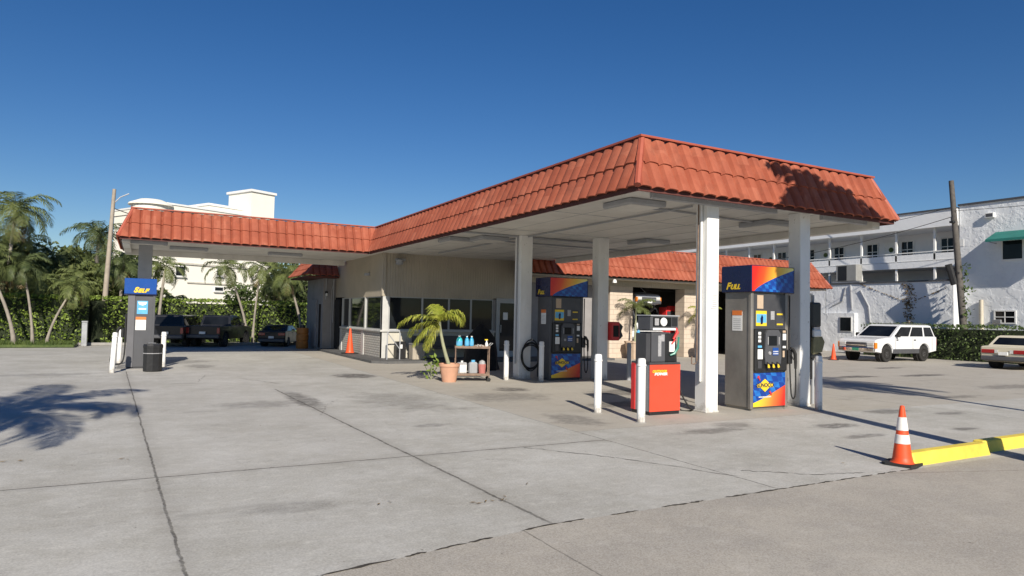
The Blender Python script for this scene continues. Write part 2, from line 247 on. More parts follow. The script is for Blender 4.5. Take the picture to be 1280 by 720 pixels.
# ------------------------------------------------------------------ mesh builder
class MB:
    def __init__(s): s.v=[]; s.f=[]; s.uv={}
    def add(s,vs,fs):
        o=len(s.v); s.v+=[tuple(v) for v in vs]; s.f+=[tuple(i+o for i in f) for f in fs]; return s
    def box(s,x0,x1,y0,y1,z0,z1,b=0):
        if b:
            b=min(b,(x1-x0)*.45,(y1-y0)*.45,(z1-z0)*.45); vs=[]
            rings=[(z0,b),(z0+b,0),(z1-b,0),(z1,b)]
            for z,i in rings: 
                vs+=[(x0+b,y0+i,z),(x1-b,y0+i,z),(x1-i,y0+b,z),(x1-i,y1-b,z),(x1-b,y1-i,z),(x0+b,y1-i,z),(x0+i,y1-b,z),(x0+i,y0+b,z)]
            fs=[tuple(range(7,-1,-1)),tuple(range(24,32))]
            for r in range(3):
                for k in range(8): a=r*8+k; c=r*8+(k+1)%8; fs.append((a,c,c+8,a+8))
            return s.add(vs,fs)
        return s.add([(x0,y0,z0),(x1,y0,z0),(x1,y1,z0),(x0,y1,z0),(x0,y0,z1),(x1,y0,z1),(x1,y1,z1),(x0,y1,z1)],[(0,3,2,1),(4,5,6,7),(0,1,5,4),(1,2,6,5),(2,3,7,6),(3,0,4,7)])
    def prism(s,pts,axis,a,b,inset=0,iw=.04):
        # pts polygon in the two other axes, extruded along axis from a to b
        n=len(pts); cx=sum(p[0] for p in pts)/n; cy=sum(p[1] for p in pts)/n
        def P(p,t):
            if axis=='y': return (p[0],t,p[1])
            if axis=='x': return (t,p[0],p[1])
            return (p[0],p[1],t)
        if inset:
            q=[]
            for i in range(n):
                a0=Vector(pts[i-1]);a1=Vector(pts[i]);a2=Vector(pts[(i+1)%n]); d=((a1-a0).normalized()+(a2-a1).normalized())
                nn=Vector((-d.y,d.x)); nn=nn.normalized() if nn.length>1e-6 else Vector((0,0)); q.append(a1+nn*inset)
            area=sum(pts[i-1][0]*pts[i][1]-pts[i][0]*pts[i-1][1] for i in range(n))
            if area<0: q=[Vector(pts[i])*2-q[i] for i in range(n)]
            lay=[(q,a),(pts,a+iw),(pts,b-iw),(q,b)]
        else: lay=[(pts,a),(pts,b)]
        vs=[P(p,t) for L,t in lay for p in L]; fs=[tuple(range(n)),tuple(range(len(vs)-1,len(vs)-1-n,-1))]
        for r in range(len(lay)-1):
            for k in range(n): c=(k+1)%n; fs.append((r*n+k,r*n+n+k,r*n+n+c,r*n+c))
        return s.add(vs,fs)
    def tube(s,pts,rad,n=8,cap=True):
        pts=[Vector(p) for p in pts]; N=len(pts); rs=rad if isinstance(rad,(list,tuple)) else [rad]*N; vs=[]; up=None
        for i,p in enumerate(pts):
            t=(pts[min(i+1,N-1)]-pts[max(i-1,0)]).normalized()
            if up is None: up=t.orthogonal().normalized()
            up=(up-t*up.dot(t)); up=up.normalized() if up.length>1e-6 else t.orthogonal().normalized(); q=t.cross(up)
            for k in range(n): a=2*math.pi*k/n; vs.append(p+(up*math.cos(a)+q*math.sin(a))*rs[i])
        fs=[(i*n+k,i*n+(k+1)%n,(i+1)*n+(k+1)%n,(i+1)*n+k) for i in range(N-1) for k in range(n)]
        if cap: fs+=[tuple(range(n-1,-1,-1)),tuple(range((N-1)*n,N*n))]
        return s.add(vs,fs)
    def lathe(s,prof,n=20,c=(0,0,0),axis='z',a0=0):
        vs=[]
        for r,z in prof:
            for k in range(n):
                a=a0+2*math.pi*k/n; x,y=r*math.cos(a),r*math.sin(a)
                v=(x,y,z) if axis=='z' else ((x,z,y) if axis=='y' else (z,x,y)); vs.append((v[0]+c[0],v[1]+c[1],v[2]+c[2]))
        fs=[(i*n+k,i*n+(k+1)%n,(i+1)*n+(k+1)%n,(i+1)*n+k) for i in range(len(prof)-1) for k in range(n)]
        fs+=[tuple(range(n-1,-1,-1)),tuple(range((len(prof)-1)*n,len(prof)*n))]
        return s.add(vs,fs)
    def quad(s,a,b,c,d): return s.add([a,b,c,d],[(0,1,2,3)])
    def build(s,name,mat,parent=None,off=None,smooth=False,uv=None):
        me=bpy.data.meshes.new(name)
        o=Vector(off) if off is not None else Vector((0,0,0))
        me.from_pydata([(v[0]-o.x,v[1]-o.y,v[2]-o.z) for v in s.v],[],s.f); me.materials.append(mat)
        if smooth:
            me.polygons.foreach_set('use_smooth',[True]*len(me.polygons)); me.update()
            try: me.set_sharp_from_angle(angle=R(40))
            except Exception: pass
        if uv:
            l=me.uv_layers.new(name='UVMap')
            for i,q in enumerate(uv): l.data[i].uv=q
        ob=bpy.data.objects.new(name,me); C.objects.link(ob)
        if parent is not None: ob.parent=parent
        else: ob.location=o
        return ob
def panel(name,mat,parent,a,b,c,d,off=None):
    return MB().quad(a,b,c,d).build(name,mat,parent,off,uv=[(0,0),(1,0),(1,1),(0,1)])
def tag(o,label=None,cat=None,group=None,kind=None):
    if label: o['label']=label
    if cat: o['category']=cat
    if group: o['group']=group
    if kind: o['kind']=kind
    return o
def thing(name,label,cat,loc=(0,0,0),rz=0,group=None,sc=1):
    o=bpy.data.objects.new(name,None); C.objects.link(o); o.location=loc; o.rotation_euler=(0,0,rz); o.scale=(sc,)*3
    o.empty_display_size=.2
    return tag(o,label,cat,group)
def dup(root,loc,rz=None,label=None,group=None):
    def cp(o,par):
        c=o.copy(); C.objects.link(c)
        if par is not None: c.parent=par
        for ch in list(o.children): cp(ch,c)
        return c
    r=cp(root,None); r.location=loc
    if rz is not None: r.rotation_euler=(0,0,rz)
    if label: r['label']=label
    if group: r['group']=group
    return r
def text(name,s,size,mat,parent,loc,rot,shear=0,align='CENTER',sx=1,bold=.0):
    cu=bpy.data.curves.new(name,'FONT'); cu.body=s; cu.size=size; cu.extrude=.002; cu.align_x=align; cu.align_y='CENTER'; cu.shear=shear; cu.offset=bold
    t=bpy.data.objects.new(name,cu); C.objects.link(t); bpy.context.view_layer.update()
    me=bpy.data.meshes.new_from_object(t); bpy.data.objects.remove(t); me.materials.clear(); me.materials.append(mat)
    o=bpy.data.objects.new(name,me); C.objects.link(o); o.parent=parent; o.location=loc; o.rotation_euler=rot; o.scale=(sx,1,1); return o
FRONT=(R(90),0,0); LEFT=(R(90),0,R(-90))
# ------------------------------------------------------------------ ground
g=MB().quad((-500,-300,-.06),(600,-300,-.06),(600,900,-.06),(-500,900,-.06)).build('ground',m['earth']); tag(g,kind='structure')
edge=[(-60,3.9),(-8,4.1),(1,4.38),(3,4.69),(7.3,4.73),(10,4.69),(60,4.6)]
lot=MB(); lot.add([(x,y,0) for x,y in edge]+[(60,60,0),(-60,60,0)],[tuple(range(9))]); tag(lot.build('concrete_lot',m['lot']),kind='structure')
sw=MB(); sw.add([(-60,-2.2,0)]+[(60,-2.2,0)]+[(x,y,0) for x,y in reversed(edge)],[tuple(range(9))])
tag(sw.build('pavement',m['walk']),kind='structure')
tag(MB().quad((-200,-14,-.12+.1),(200,-14,-.02),(200,-2.2,-.02),(-200,-2.2,-.02)).build('road',m['asphalt']),kind='structure')
# dark ragged joint between lot and pavement
rnd=random.Random(5); jb=MB(); x=-1.5
def ey(x):
    for (a,b),(c,d) in zip(edge,edge[1:]):
        if a<=x<=c: return b+(d-b)*(x-a)/(c-a)
while x<7.6:
    L=rnd.uniform(.15,.55); n=8; top=[];bot=[]
    for i in range(n+1):
        t=i/n; xx=x+L*t; yy=ey(xx)+rnd.uniform(-.008,.008); w_=.016*math.sin(math.pi*t)**.5*rnd.uniform(.4,1.3) if 0<i<n else 0
        top.append((xx,yy+w_,.004)); bot.append((xx,yy-w_,.004))
    for i in range(n): jb.quad(bot[i],bot[i+1],top[i+1],top[i])
    x+=L+rnd.choice([0,0,.05,.25])
tag(jb.build('crack_strip',m['crack']),kind='structure')
cb=MB(); cx_,cy_=5.55,4.95
for (xa,ya),(xb,yb) in [((4.3,7.55),(5.0,6.6)),((5.0,6.6),(5.62,5.3)),((5.9,5.45),(6.5,5.0)),((6.5,5.0),(7.1,4.86)),((2.6,11.2),(2.95,12.2)),((3.0,12.4),(3.4,13.1)),((1.2,17.2),(1.6,19.4)),((2.2,17.8),(2.9,16.2))]:
    n=14; P_=[]
    for i in range(n+1):
        t_=i/n; P_.append((xa+(xb-xa)*t_+rnd.uniform(-.03,.03),ya+(yb-ya)*t_+rnd.uniform(-.03,.03),rnd.uniform(.001,.007)))
    for a,b in zip(P_,P_[1:]): cb.quad((a[0]-a[2],a[1]-a[2],.004),(b[0]-b[2],b[1]-b[2],.004),(b[0]+b[2],b[1]+b[2],.004),(a[0]+a[2],a[1]+a[2],.004))
tag(cb.build('wandering_crack',m['crack']),kind='structure')
# fallen leaves
lf=MB()
for px,py in [(2.72,5.45),(2.95,5.4),(-.05,8.6),(-1.15,8.9),(2.9,5.5),(4.9,9.9),(1.6,10.4),(3.4,5.9),(1.9,5.8),(7.3,5.2),(2.2,8.9)]:
    for k in range(3):
        a=rnd.uniform(0,6.3); l=rnd.uniform(.015,.045); u=Vector((math.cos(a),math.sin(a),0))*l; v=Vector((-math.sin(a),math.cos(a),.3))*l*.25; c_=Vector((px+rnd.uniform(-.1,.1),py+rnd.uniform(-.05,.05),.014))
        lf.quad(c_-u,c_-v*.5,c_+u,c_+v)
tag(lf.build('leaf_litter',m['deadleaf']),'small dry leaves scattered on the concrete slabs','leaves',kind='stuff')
# ------------------------------------------------------------------ tiles
def tile_strip(mb,A,u,L,nrm_in,rise,s,sa,sb,pitch=.285,courses=2,h=.055,step=.03,su=6):
    """A: bottom start, u: unit along eave, L: length, nrm_in: unit horizontal inward, s: set-back, sa/sb: hip factors (+ hip, - valley)"""
    A=Vector(A);u=Vector(u);ni=Vector(nrm_in); slope=Vector((ni.x*s,ni.y*s,rise)); sl=slope.length; out=(Vector((0,0,1))*s-ni*rise).normalized()
    if out.z<0: out=-out
    ext=max(0,-sa)*s; ext2=max(0,-sb)*s; n=int((L+ext+ext2)/pitch*su)
    def prof(t):
        t=t%1; return h*(max(0,math.sin(math.pi*t**.62))**.55) - (.02 if t<.09 or t>.95 else 0)
    for c in range(courses):
        rows=[]
        for r,(v,o) in enumerate([(c/courses,step),((c+.5)/courses,step*.55),((c+1.04)/courses if c<courses-1 else 1.0,step*.1)]):
            row=[]
            for i in range(n+1):
                uu=-ext+i*pitch/su; lo=sa*s*v; hi=L-sb*s*v; q=min(max(uu,lo),hi)
                row.append(A+u*q+slope*v+out*(prof(uu/pitch)+o))
            rows.append(row)
        for r in range(2):
            for i in range(n):
                if (rows[r][i]-rows[r][i+1]).length<1e-5 and (rows[r+1][i]-rows[r+1][i+1]).length<1e-5: continue
                mb.quad(rows[r][i],rows[r][i+1],rows[r+1][i+1],rows[r+1][i])
        # butt end of the course
        v=c/courses
        for i in range(n):
            a,b=rows[0][i],rows[0][i+1]
            if (a-b).length<1e-5: continue
            mb.quad(a,a-out*.03,b-out*.03,b)
def ridge_cap(mb,a,b,r=.07,n=8,seg=.4,round_=True):
    a=Vector(a);b=Vector(b); L=(b-a).length; k=max(1,int(L/seg)); 
    for i in range(k):
        p=a+(b-a)*(i/k); q=a+(b-a)*((i+1.08)/k if i<k-1 else 1); mb.tube([p,q],[r*1.08,r*.95],n)
# ------------------------------------------------------------------ canopy
X0,Y0,ZE,ZT,S=6.97,8.68,3.77,4.665,.35; XR=X0+6.80; YI=Y0+14.77; XL=X0-7.62; YB=YI+5.2
def build_canopy():
    t=thing('fuel_canopy','long white forecourt canopy with a red tiled mansard edge, standing in front of the shop','canopy',(10.3,14,0)); o=t.location
    ro=MB()
    tile_strip(ro,(X0,Y0,ZE),(1,0,0),XR-X0,(0,1,0),ZT-ZE,S,1,1)
    tile_strip(ro,(X0,YI,ZE),(0,-1,0),YI-Y0,(1,0,0),ZT-ZE,S,-1,1)
    tile_strip(ro,(XL,YI,ZE),(1,0,0),X0-XL,(0,1,0),ZT-ZE,S,1,-1)
    tile_strip(ro,(XR,Y0,ZE),(0,1,0),12.6,(-1,0,0),ZT-ZE,S,1,0)
    tile_strip(ro,(XL,YB,ZE),(0,-1,0),YB-YI,(1,0,0),ZT-ZE,S,1,1)
    roof=ro.build('tiled_edge',m['tile'],t,o)
    for a,b in [((X0-.02,Y0-.02,ZE+.03),(X0+S,Y0+S,ZT+.02)),((XR+.02,Y0-.02,ZE+.03),(XR-S,Y0+S,ZT+.02)),((XL-.02,YI-.02,ZE+.03),(XL+S,YI+S,ZT+.02)),((XL-.02,YB,ZE+.03),(XL+S,YB-S,ZT+.02))]: MB().tube([a,b],.06,8).build('hip_cap',m['flash'],roof,o,smooth=True)
    # flashing on top: a thin lip that overhangs the tile heads
    fl=MB(); e=.07; zt=ZT+.075
    fl.box(X0+S-e,XR-S+e,Y0+S-e,Y0+S+.1,zt-.035,zt); fl.box(X0+S-e,X0+S+.1,Y0+S+.1,YI+S+.1,zt-.035,zt)
    fl.box(XL+S-e,X0+S-e,YI+S-e,YI+S+.1,zt-.035,zt); fl.box(XR-S-.1,XR-S+e,Y0+S+.1,21.4,zt-.035,zt); fl.box(XL+S-e,XL+S+.1,YI+S+.1,YB-S,zt-.035,zt)
    fl.build('top_flashing',m['flash'],roof,o)
    # deck (flat roof) and soffit
    dk=MB(); dk.box(X0+S+.02,XR-S-.02,Y0+S+.02,YB-.6,3.86,ZT+.02); dk.box(XL+S+.02,X0+S+.02,YI+S+.02,YB-.6,3.86,ZT+.02); dk.build('roof_deck',m['greypaint'],t,o)
    sf=MB(); sf.box(X0+.06,XR-.06,Y0+.06,23.4,3.80,3.86); sf.box(XL+.06,X0+.06,YI+.06,YB-.1,3.80,3.86); sf.box(X0+.06,7.5,23.4,YB-.1,3.80,3.86)
    sof=sf.build('soffit',m['soffit'],t,o)
    # seams of the soffit boards
    sm=MB()
    for k in range(1,7): xx=X0+.1+k*.95; sm.box(xx-.004,xx+.004,Y0+.3,23.3,3.795,3.80)
    for k in range(1,5): yy=Y0+k*3.1; sm.box(X0+.2,XR-.3,yy-.006,yy+.006,3.794,3.80)
    sm.build('soffit_seam',m['greypaint'],sof,o)
    for bb in ((XR-.32,XR-.08,Y0+.3,21.5,3.64,3.799,.01),(XL+.1,7.4,YB-.35,YB-.12,3.60,3.799,.01),(XL+.08,XL+.3,YI+.2,YB-.36,3.66,3.799,.01)): MB().box(*bb).build('edge_beam',m['soffit'],t,o)
    fb=MB(); fb.box(X0+.03,XR-.03,Y0+.02,Y0+.055,3.72,3.86); fb.box(X0+.02,X0+.055,Y0+.055,YI,3.72,3.86); fb.box(XL+.03,X0+.02,YI+.02,YI+.055,3.72,3.86); fb.box(XL+.02,XL+.055,YI+.055,YB-.1,3.72,3.86); fb.box(XR-.055,XR-.02,Y0+.055,21.5,3.72,3.86)
    fb.build('drip_edge',m['dkunder'],t,o)
    # columns
    def col(x,y,w=.29,d=.29,sign=False,mat='colwhite',name='column',z1=3.8):
        c=MB().box(x,x+w,y,y+d,0,z1,.012).build(name,m[mat],t,o)
        MB().box(x-.012,x+w+.012,y-.012,y+d+.012,0,.03,.005).build('base_plate',m[mat],c,o)
        return c
    c1=col(8.88,9.08); c2=col(11.34,9.08,.29,.29); c3=col(8.78,15.75,.36,.32); c4=col(10.72,14.95,.34,.3); c5=col(-.12,26.2,.42,.3,mat='greypaint')
    # conduits running up the columns
    q=MB(); q.tube([(8.85,9.2,.55),(8.85,9.2,3.79)],.022,10); q.build('conduit',m['white'],c1,o,smooth=True)
    q=MB(); q.tube([(8.83,9.27,.9),(8.845,9.27,3.79)],.014,8); q.tube([(8.85,9.3,.88),(8.8,9.3,.85),(8.72,9.28,.86),(8.72,9.28,1.0)],.012,8); q.build('conduit',m['rust'],c1,o,smooth=True)
    q=MB(); q.tube([(8.755,15.9,.4),(8.755,15.9,3.79)],.02,8); q.build('conduit',m['greypaint'],c3,o,smooth=True)
    n=MB(); n.box(8.98,9.12,9.066,9.078,1.86,2.14); s=n.build('notice',m['print'],c1,o)
    for k in range(7): MB().box(8.995,9.105,9.062,9.065,1.89+k*.034,1.90+k*.034).build('notice_line',m['printg'],s,o)
    n=MB(); n.box(8.93,9.07,15.735,15.748,1.75,2.1); s=n.build('notice',m['print'],c3,o)
    # lights under the soffit
    lights=[(7.95,10.0,1),(8.35,16.8,1),(7.75,17.6,0),(12.2,14.7,0),(11.9,10.4,0),(1.4,26,2),(4.6,26,2),(.1,24.6,2)]
    for x,y,k in lights:
        w_,d_=(.42,.42) if k<2 else (.6,.14)
        f=MB().box(x-w_,x+w_,y-d_,y+d_,3.69,3.797,.02).build('canopy_light',m['greypaint'],t,o)
        MB().box(x-w_*.8,x+w_*.8,y-d_*.8,y+d_*.8,3.678,3.69).build('diffuser',m['soffit'],f,o)
    f=MB(); f.box(7.55,10.6,9.0,9.09,3.70,3.797,.01); f.box(11.9,13.3,9.0,9.09,3.70,3.797,.01); f.build('tube_light_housing',m['greypaint'],t,o)
    q=MB()
    q.tube([(8.0,10.4,3.77),(8.9,10.2,3.77),(11.3,10.4,3.77),(11.9,10.4,3.77)],.02,6); q.tube([(7.1,15.9,3.77),(11.3,15.9,3.77)],.025,6); q.tube([(7.8,17.2,3.77),(13.3,17.2,3.77)],.02,6); q.tube([(9.,9.6,3.77),(9.,22,3.77)],.018,6)
    q.build('ceiling_conduit',m['greypaint'],t,o)
    # panel joints under the arm
    for x,l in [(-.45,'light')]: MB().box(-.56,-.36,24.2,25.6,3.62,3.80).build('wall_lamp_box',m['white'],t,o)
    return t
build_canopy()
# ------------------------------------------------------------------ the service station building
def build_station():
    t=thing('service_station','single-storey tan service station with shop windows, beige piers and red tiled eaves','building',(12,26,0)); o=t.location
    plat=MB(); plat.prism([(6.75,22.1),(7.2,21.7),(16.4,21.7),(16.4,23.4),(7.5,23.4),(7.5,30),(6.75,30),(6.75,28.5),(6.75,27.5)],'z',0.0,.08); plat.build('raised_walk',m['darkkerb'],t,o)
    # upper siding of the shop
    w=MB(); w.box(7.5,13.3,23.4,23.6,2.26,3.80); w.box(7.5,7.7,23.6,28.6,2.26,3.80); w.box(7.5,7.7,28.6,30.0,2.3,3.80); w.build('siding_wall',m['siding'],t,o)
    MB().box(7.46,7.60,23.36,23.50,2.26,3.80,.01).build('corner_trim',m['siding'],t,o)
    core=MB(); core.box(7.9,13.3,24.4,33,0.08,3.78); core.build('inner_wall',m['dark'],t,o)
    # low brick wall with white sill
    b=MB(); b.box(7.5,11.95,23.4,23.6,.08,1.0); b.build('low_wall',m['lowwall'],t,o); 
    b=MB(); b.box(7.5,7.7,23.6,28.9,.08,1.0); b.build('brick_base',m['brick'],t,o)
    sl=MB(); sl.box(7.42,11.98,23.33,23.66,1.0,1.07,.01); sl.box(7.42,7.72,23.66,28.95,1.0,1.07,.01); sl.build('sill',m['postgrey'],t,o)
    po=MB(); 
    for yy in (23.42,25.5,27.7,28.78): po.box(7.5,7.62,yy,yy+.13,1.07,2.26)
    po.box(7.5,7.72,23.38,23.56,.08,2.26); po.build('corner_post',m['postgrey'],t,o)
    vpost=MB(); 
    for yy in (25.55,28.75): vpost.box(7.47,7.5,yy,yy+.3,.08,1.0)
    vpost.build('pilaster',m['postgrey'],t,o)
    # windows on the front
    xs=[7.72,8.9,10.2,11.3,11.95]
    xs=[7.74,9.0,10.05,10.95,11.88]
    for a,c in zip(xs,xs[1:]):
        f=MB(); fw=.035
        f.box(a,c,23.42,23.47,1.07,1.07+fw); f.box(a,c,23.42,23.47,2.26-fw,2.26); f.box(a,a+fw,23.42,23.47,1.07+fw,2.26-fw); f.box(c-fw,c,23.42,23.47,1.07+fw,2.26-fw)
        ff=f.build('window',m['frame'],t,o); MB().box(a+fw,c-fw,23.44,23.455,1.07+fw,2.26-fw).build('pane',m['glass'],ff,o)
    ys=[23.56,25.5,27.7,28.78]
    for a,c in zip(ys,ys[1:]):
        f=MB(); fw=.035; a+=.1
        f.box(7.53,7.58,a,c,1.07,1.07+fw); f.box(7.53,7.58,a,c,2.26-fw,2.26); f.box(7.53,7.58,a,a+fw,1.07+fw,2.26-fw); f.box(7.53,7.58,c-fw,c,1.07+fw,2.26-fw)
        ff=f.build('window',m['frame'],t,o); MB().box(7.55,7.565,a+fw,c-fw,1.07+fw,2.26-fw).build('pane',m['glass'],ff,o)
    # vent hood above the side window
    h=MB(); h.prism([(25.9,2.22),(25.7,2.62),(24.2,2.72),(23.6,2.22)],'x',7.36,7.5); 
    # glazed shop door
    d=MB(); d.box(12.0,12.08,23.36,23.42,.08,2.32); d.box(12.86,12.94,23.36,23.42,.08,2.32); d.box(12.08,12.86,23.36,23.42,2.24,2.32); d.box(12.08,12.16,23.38,23.41,.08,2.24);d.box(12.78,12.86,23.38,23.41,.08,2.24);d.box(12.16,12.78,23.38,23.41,.08,.3);d.box(12.16,12.78,23.38,23.41,2.14,2.24)
    dd=d.build('shop_door',m['frame'],t,o); MB().box(12.16,12.78,23.39,23.40,.3,2.14).build('pane',m['glass'],dd,o)
    MB().box(12.3,12.5,23.375,23.379,1.5,1.78).build('notice',m['print'],dd,o); MB().box(12.18,12.21,23.33,23.38,1.0,1.3,.005).build('handle',m['metal'],dd,o)
    w=MB(); w.box(12.94,17.0,23.3,23.5,.08,3.3); w.box(11.88,12.0,23.4,23.6,1.07,2.3); w.box(11.88,13.3,23.43,23.6,2.26,2.4); w.build('grey_wall',m['wingwall'],t,o)
    # door lamp and camera at the corner
    l=MB(); l.box(7.9,8.25,23.2,23.4,3.52,3.62,.02); l.lathe([(.02,0),(.12,-.05),(.14,-.2),(.02,-.24)],12,(8.0,23.15,3.6)); l.build('flood_lamp',m['greypaint'],t,o)
    l=MB().box(7.32,7.5,25.0,25.2,3.05,3.15,.02).build('security_camera',m['greypaint'],t,o)
    # service wing at the left
    w=MB(); w.box(6.95,7.5,30.0,30.2,.0,3.3); w.box(6.95,7.15,30.2,33.2,.0,3.3); w.box(7.15,7.9,33.0,33.2,0,3.3); w.build('wing_wall',m['wingwall'],t,o)
    d=MB().box(6.89,6.95,31.0,32.0,.1,2.2,.01).build('wing_door',m['doorgrey'],t,o); MB().box(6.85,6.89,31.1,31.14,1.0,1.12).build('handle',m['metal'],d,o)
    MB().box(6.88,6.95,30.35,30.45,.1,2.0).build('downpipe',m['dark'],t,o)
    d=MB().box(7.44,7.5,29.1,29.9,.1,2.2).build('side_door',m['dark'],t,o)
    MB().box(7.3,7.4,28.95,29.0,.0,.0+.01)
    q=MB(); q.tube([(7.05,29.93,2.2),(7.05,29.93,3.2)],.02,6); q.tube([(7.38,29.93,1.2),(7.38,29.93,3.2)],.025,6); q.tube([(7.3,29.93,.1),(7.3,29.93,2.6),(7.45,29.93,3.2)],.015,6); q.build('wall_conduit',m['greypaint'],t,o)
    l=MB(); l.box(7.0,7.12,29.86,29.94,2.42,2.56,.01); ll=l.build('wall_lamp',m['black'],t,o); MB().lathe([(.01,0),(.05,.02),(.05,.1),(.01,.12)],10,(7.06,29.84,2.36)).build('globe',m['white'],ll,o)
    ro=MB(); tile_strip(ro,(6.1,29.3,3.2),(1,0,0),1.38,(0,1,0),.8,.6,1,0,courses=3,pitch=.27)
    tile_strip(ro,(6.1,33.3,3.2),(0,-1,0),4.0,(1,0,0),.8,.6,1,1,courses=3,pitch=.27)
    rw=ro.build('wing_roof',m['tile'],t,o); k=MB(); k.tube([(6.1,29.3,3.24),(6.7,29.9,4.03)],.05); k.build('hip_cap',m['flash'],rw,o); MB().box(6.15,7.45,29.35,30.0,3.12,3.19).build('eave_board',m['dkunder'],rw,o); MB().box(6.15,6.95,30.0,33.2,3.12,3.19).build('eave_board',m['dkunder'],rw,o)
    # garage part
    w=MB(); w.box(13.0,29.2,22.9,23.1,2.98,3.32); w.build('header_siding',m['siding'],t,o)
    for a,b_,dd_ in [(17.02,18.2,.5),(21.07,22.3,.6),(24.8,26.,1.),(27.9,29.1,.6)]:
        MB().box(a,b_,22.9,22.9+dd_,0,2.98,.01).build('pier',m['block'],t,o)
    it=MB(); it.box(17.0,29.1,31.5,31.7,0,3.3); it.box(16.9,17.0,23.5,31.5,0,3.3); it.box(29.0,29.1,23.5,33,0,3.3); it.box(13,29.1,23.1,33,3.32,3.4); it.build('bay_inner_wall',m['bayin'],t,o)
    MB().box(13.4,28.6,23.3,33,3.4,4.45).build('flat_roof',m['greypaint'],t,o)
    MB().box(26.0,27.9,23.0,23.1,0,2.98).build('shutter',m['dark'],t,o)
    ro=MB(); tile_strip(ro,(12.6,22.0,3.28),(1,0,0),17.16,(0,1,0),1.24,.7,1,1,courses=3,pitch=.27)
    tile_strip(ro,(29.76,22.0,3.28),(0,1,0),12,(-1,0,0),1.24,.7,1,0,courses=3,pitch=.27)
    rr=ro.build('garage_roof',m['tile'],t,o); [MB().tube(q_,.06).build('hip_cap',m['flash'],rr,o) for q_ in ([(12.6,22,3.3),(13.3,22.7,4.54)],[(29.76,22,3.3),(29.06,22.7,4.54)])]
    MB().box(13.25,29.1,22.64,22.8,4.55,4.59).build('top_flashing',m['flash'],rr,o); MB().box(29.0,29.12,22.8,34,4.55,4.59).build('top_flashing',m['flash'],rr,o)
    MB().box(12.8,29.5,22.12,22.9,3.20,3.26).build('eave_board',m['siding'],rr,o)
    for xx in (16.6,21.9): 
        l=MB(); l.lathe([(.02,0),(.07,-.03),(.09,-.14),(.02,-.15)],10,(xx,22.05,3.2)); l.build('eave_lamp',m['print'],t,o)
    # pieces seen beyond the right column: white wall end and a shutter
    MB().box(29.1,29.9,23.2,23.3,1.9,3.1).build('end_panel',m['print'],t,o)
    return t
build_station()
# ------------------------------------------------------------------ pump graphics
def gfx(name,kind):
    g=NG(name); u,v,_=g.sep(g.tc.outputs['UV'])
    if kind=='top':
        curve=g.math('MULTIPLY',g.math('POWER',g.math('SUBTRACT',g.math('MULTIPLY',u,1.0),.06,clamp=True),.72),.95)
        warm=g.ramp(g.math('ADD',u,g.math('MULTIPLY',v,-.12)),[(0,(.62,.02,.012)),(.2,(.75,.08,.015)),(.42,(.85,.33,.03)),(.6,(.8,.5,.06)),(.85,(.88,.78,.25))])
    else:
        curve=g.math('MULTIPLY_ADD',g.math('POWER',u,1.15),.5,.12)
        warm=g.ramp(g.math('ADD',u,g.math('MULTIPLY',v,-.2)),[(0,(.9,.65,.03)),(.3,(.85,.42,.05)),(.6,(.72,.17,.04)),(.9,(.62,.03,.02))])
    ck=g.n('ShaderNodeTexChecker'); cb=g.n('ShaderNodeCombineXYZ'); g.l(g.math('ADD',g.math('MULTIPLY',u,2.0 if kind=='top' else 1),g.math('MULTIPLY',v,.3)),cb.inputs[0]); g.l(g.math('ADD',v,g.math('MULTIPLY',u,.15)),cb.inputs[1])
    g.l(cb.outputs[0],ck.inputs[0]); ck.inputs[3].default_value=6
    fade=g.ramp(g.noise(3,2,.5,vec=g.tc.outputs['UV']),[(.4,.15),(.6,1)])
    bl=g.mix(g.math('MULTIPLY',g.math('MULTIPLY',ck.outputs[1],fade),.8),(.008,.045,.27,1),(.02,.20,.60,1))
    if kind=='top': bl=g.mix(g.ramp(u,[(.75,0),(1,.5)]),bl,(.005,.03,.22,1))
    below=g.math('LESS_THAN',v,curve)
    c=g.mix(below,warm,bl) if kind=='top' else g.mix(below,bl,warm)
    return g.fin(c,.25,0,.5)
m['gtop']=gfx('pump_topper_artwork','top'); m['glow']=gfx('pump_skirt_artwork','low')
def hose(pts,r,parent,name='hose',n=40):
    # Catmull-Rom
    P=[Vector(p) for p in pts]; P=[P[0]*2-P[1]]+P+[P[-1]*2-P[-2]]; out=[]
    for i in range(1,len(P)-2):
        for k in range(8):
            t=k/8; a,b,c,d=P[i-1:i+3]; out.append(.5*((2*b)+(c-a)*t+(2*a-5*b+4*c-d)*t*t+(3*b-a-3*c+d)*t**3))
    out.append(P[-2]); return MB().tube(out,r,8).build(name,m['rubber'],parent,smooth=True)
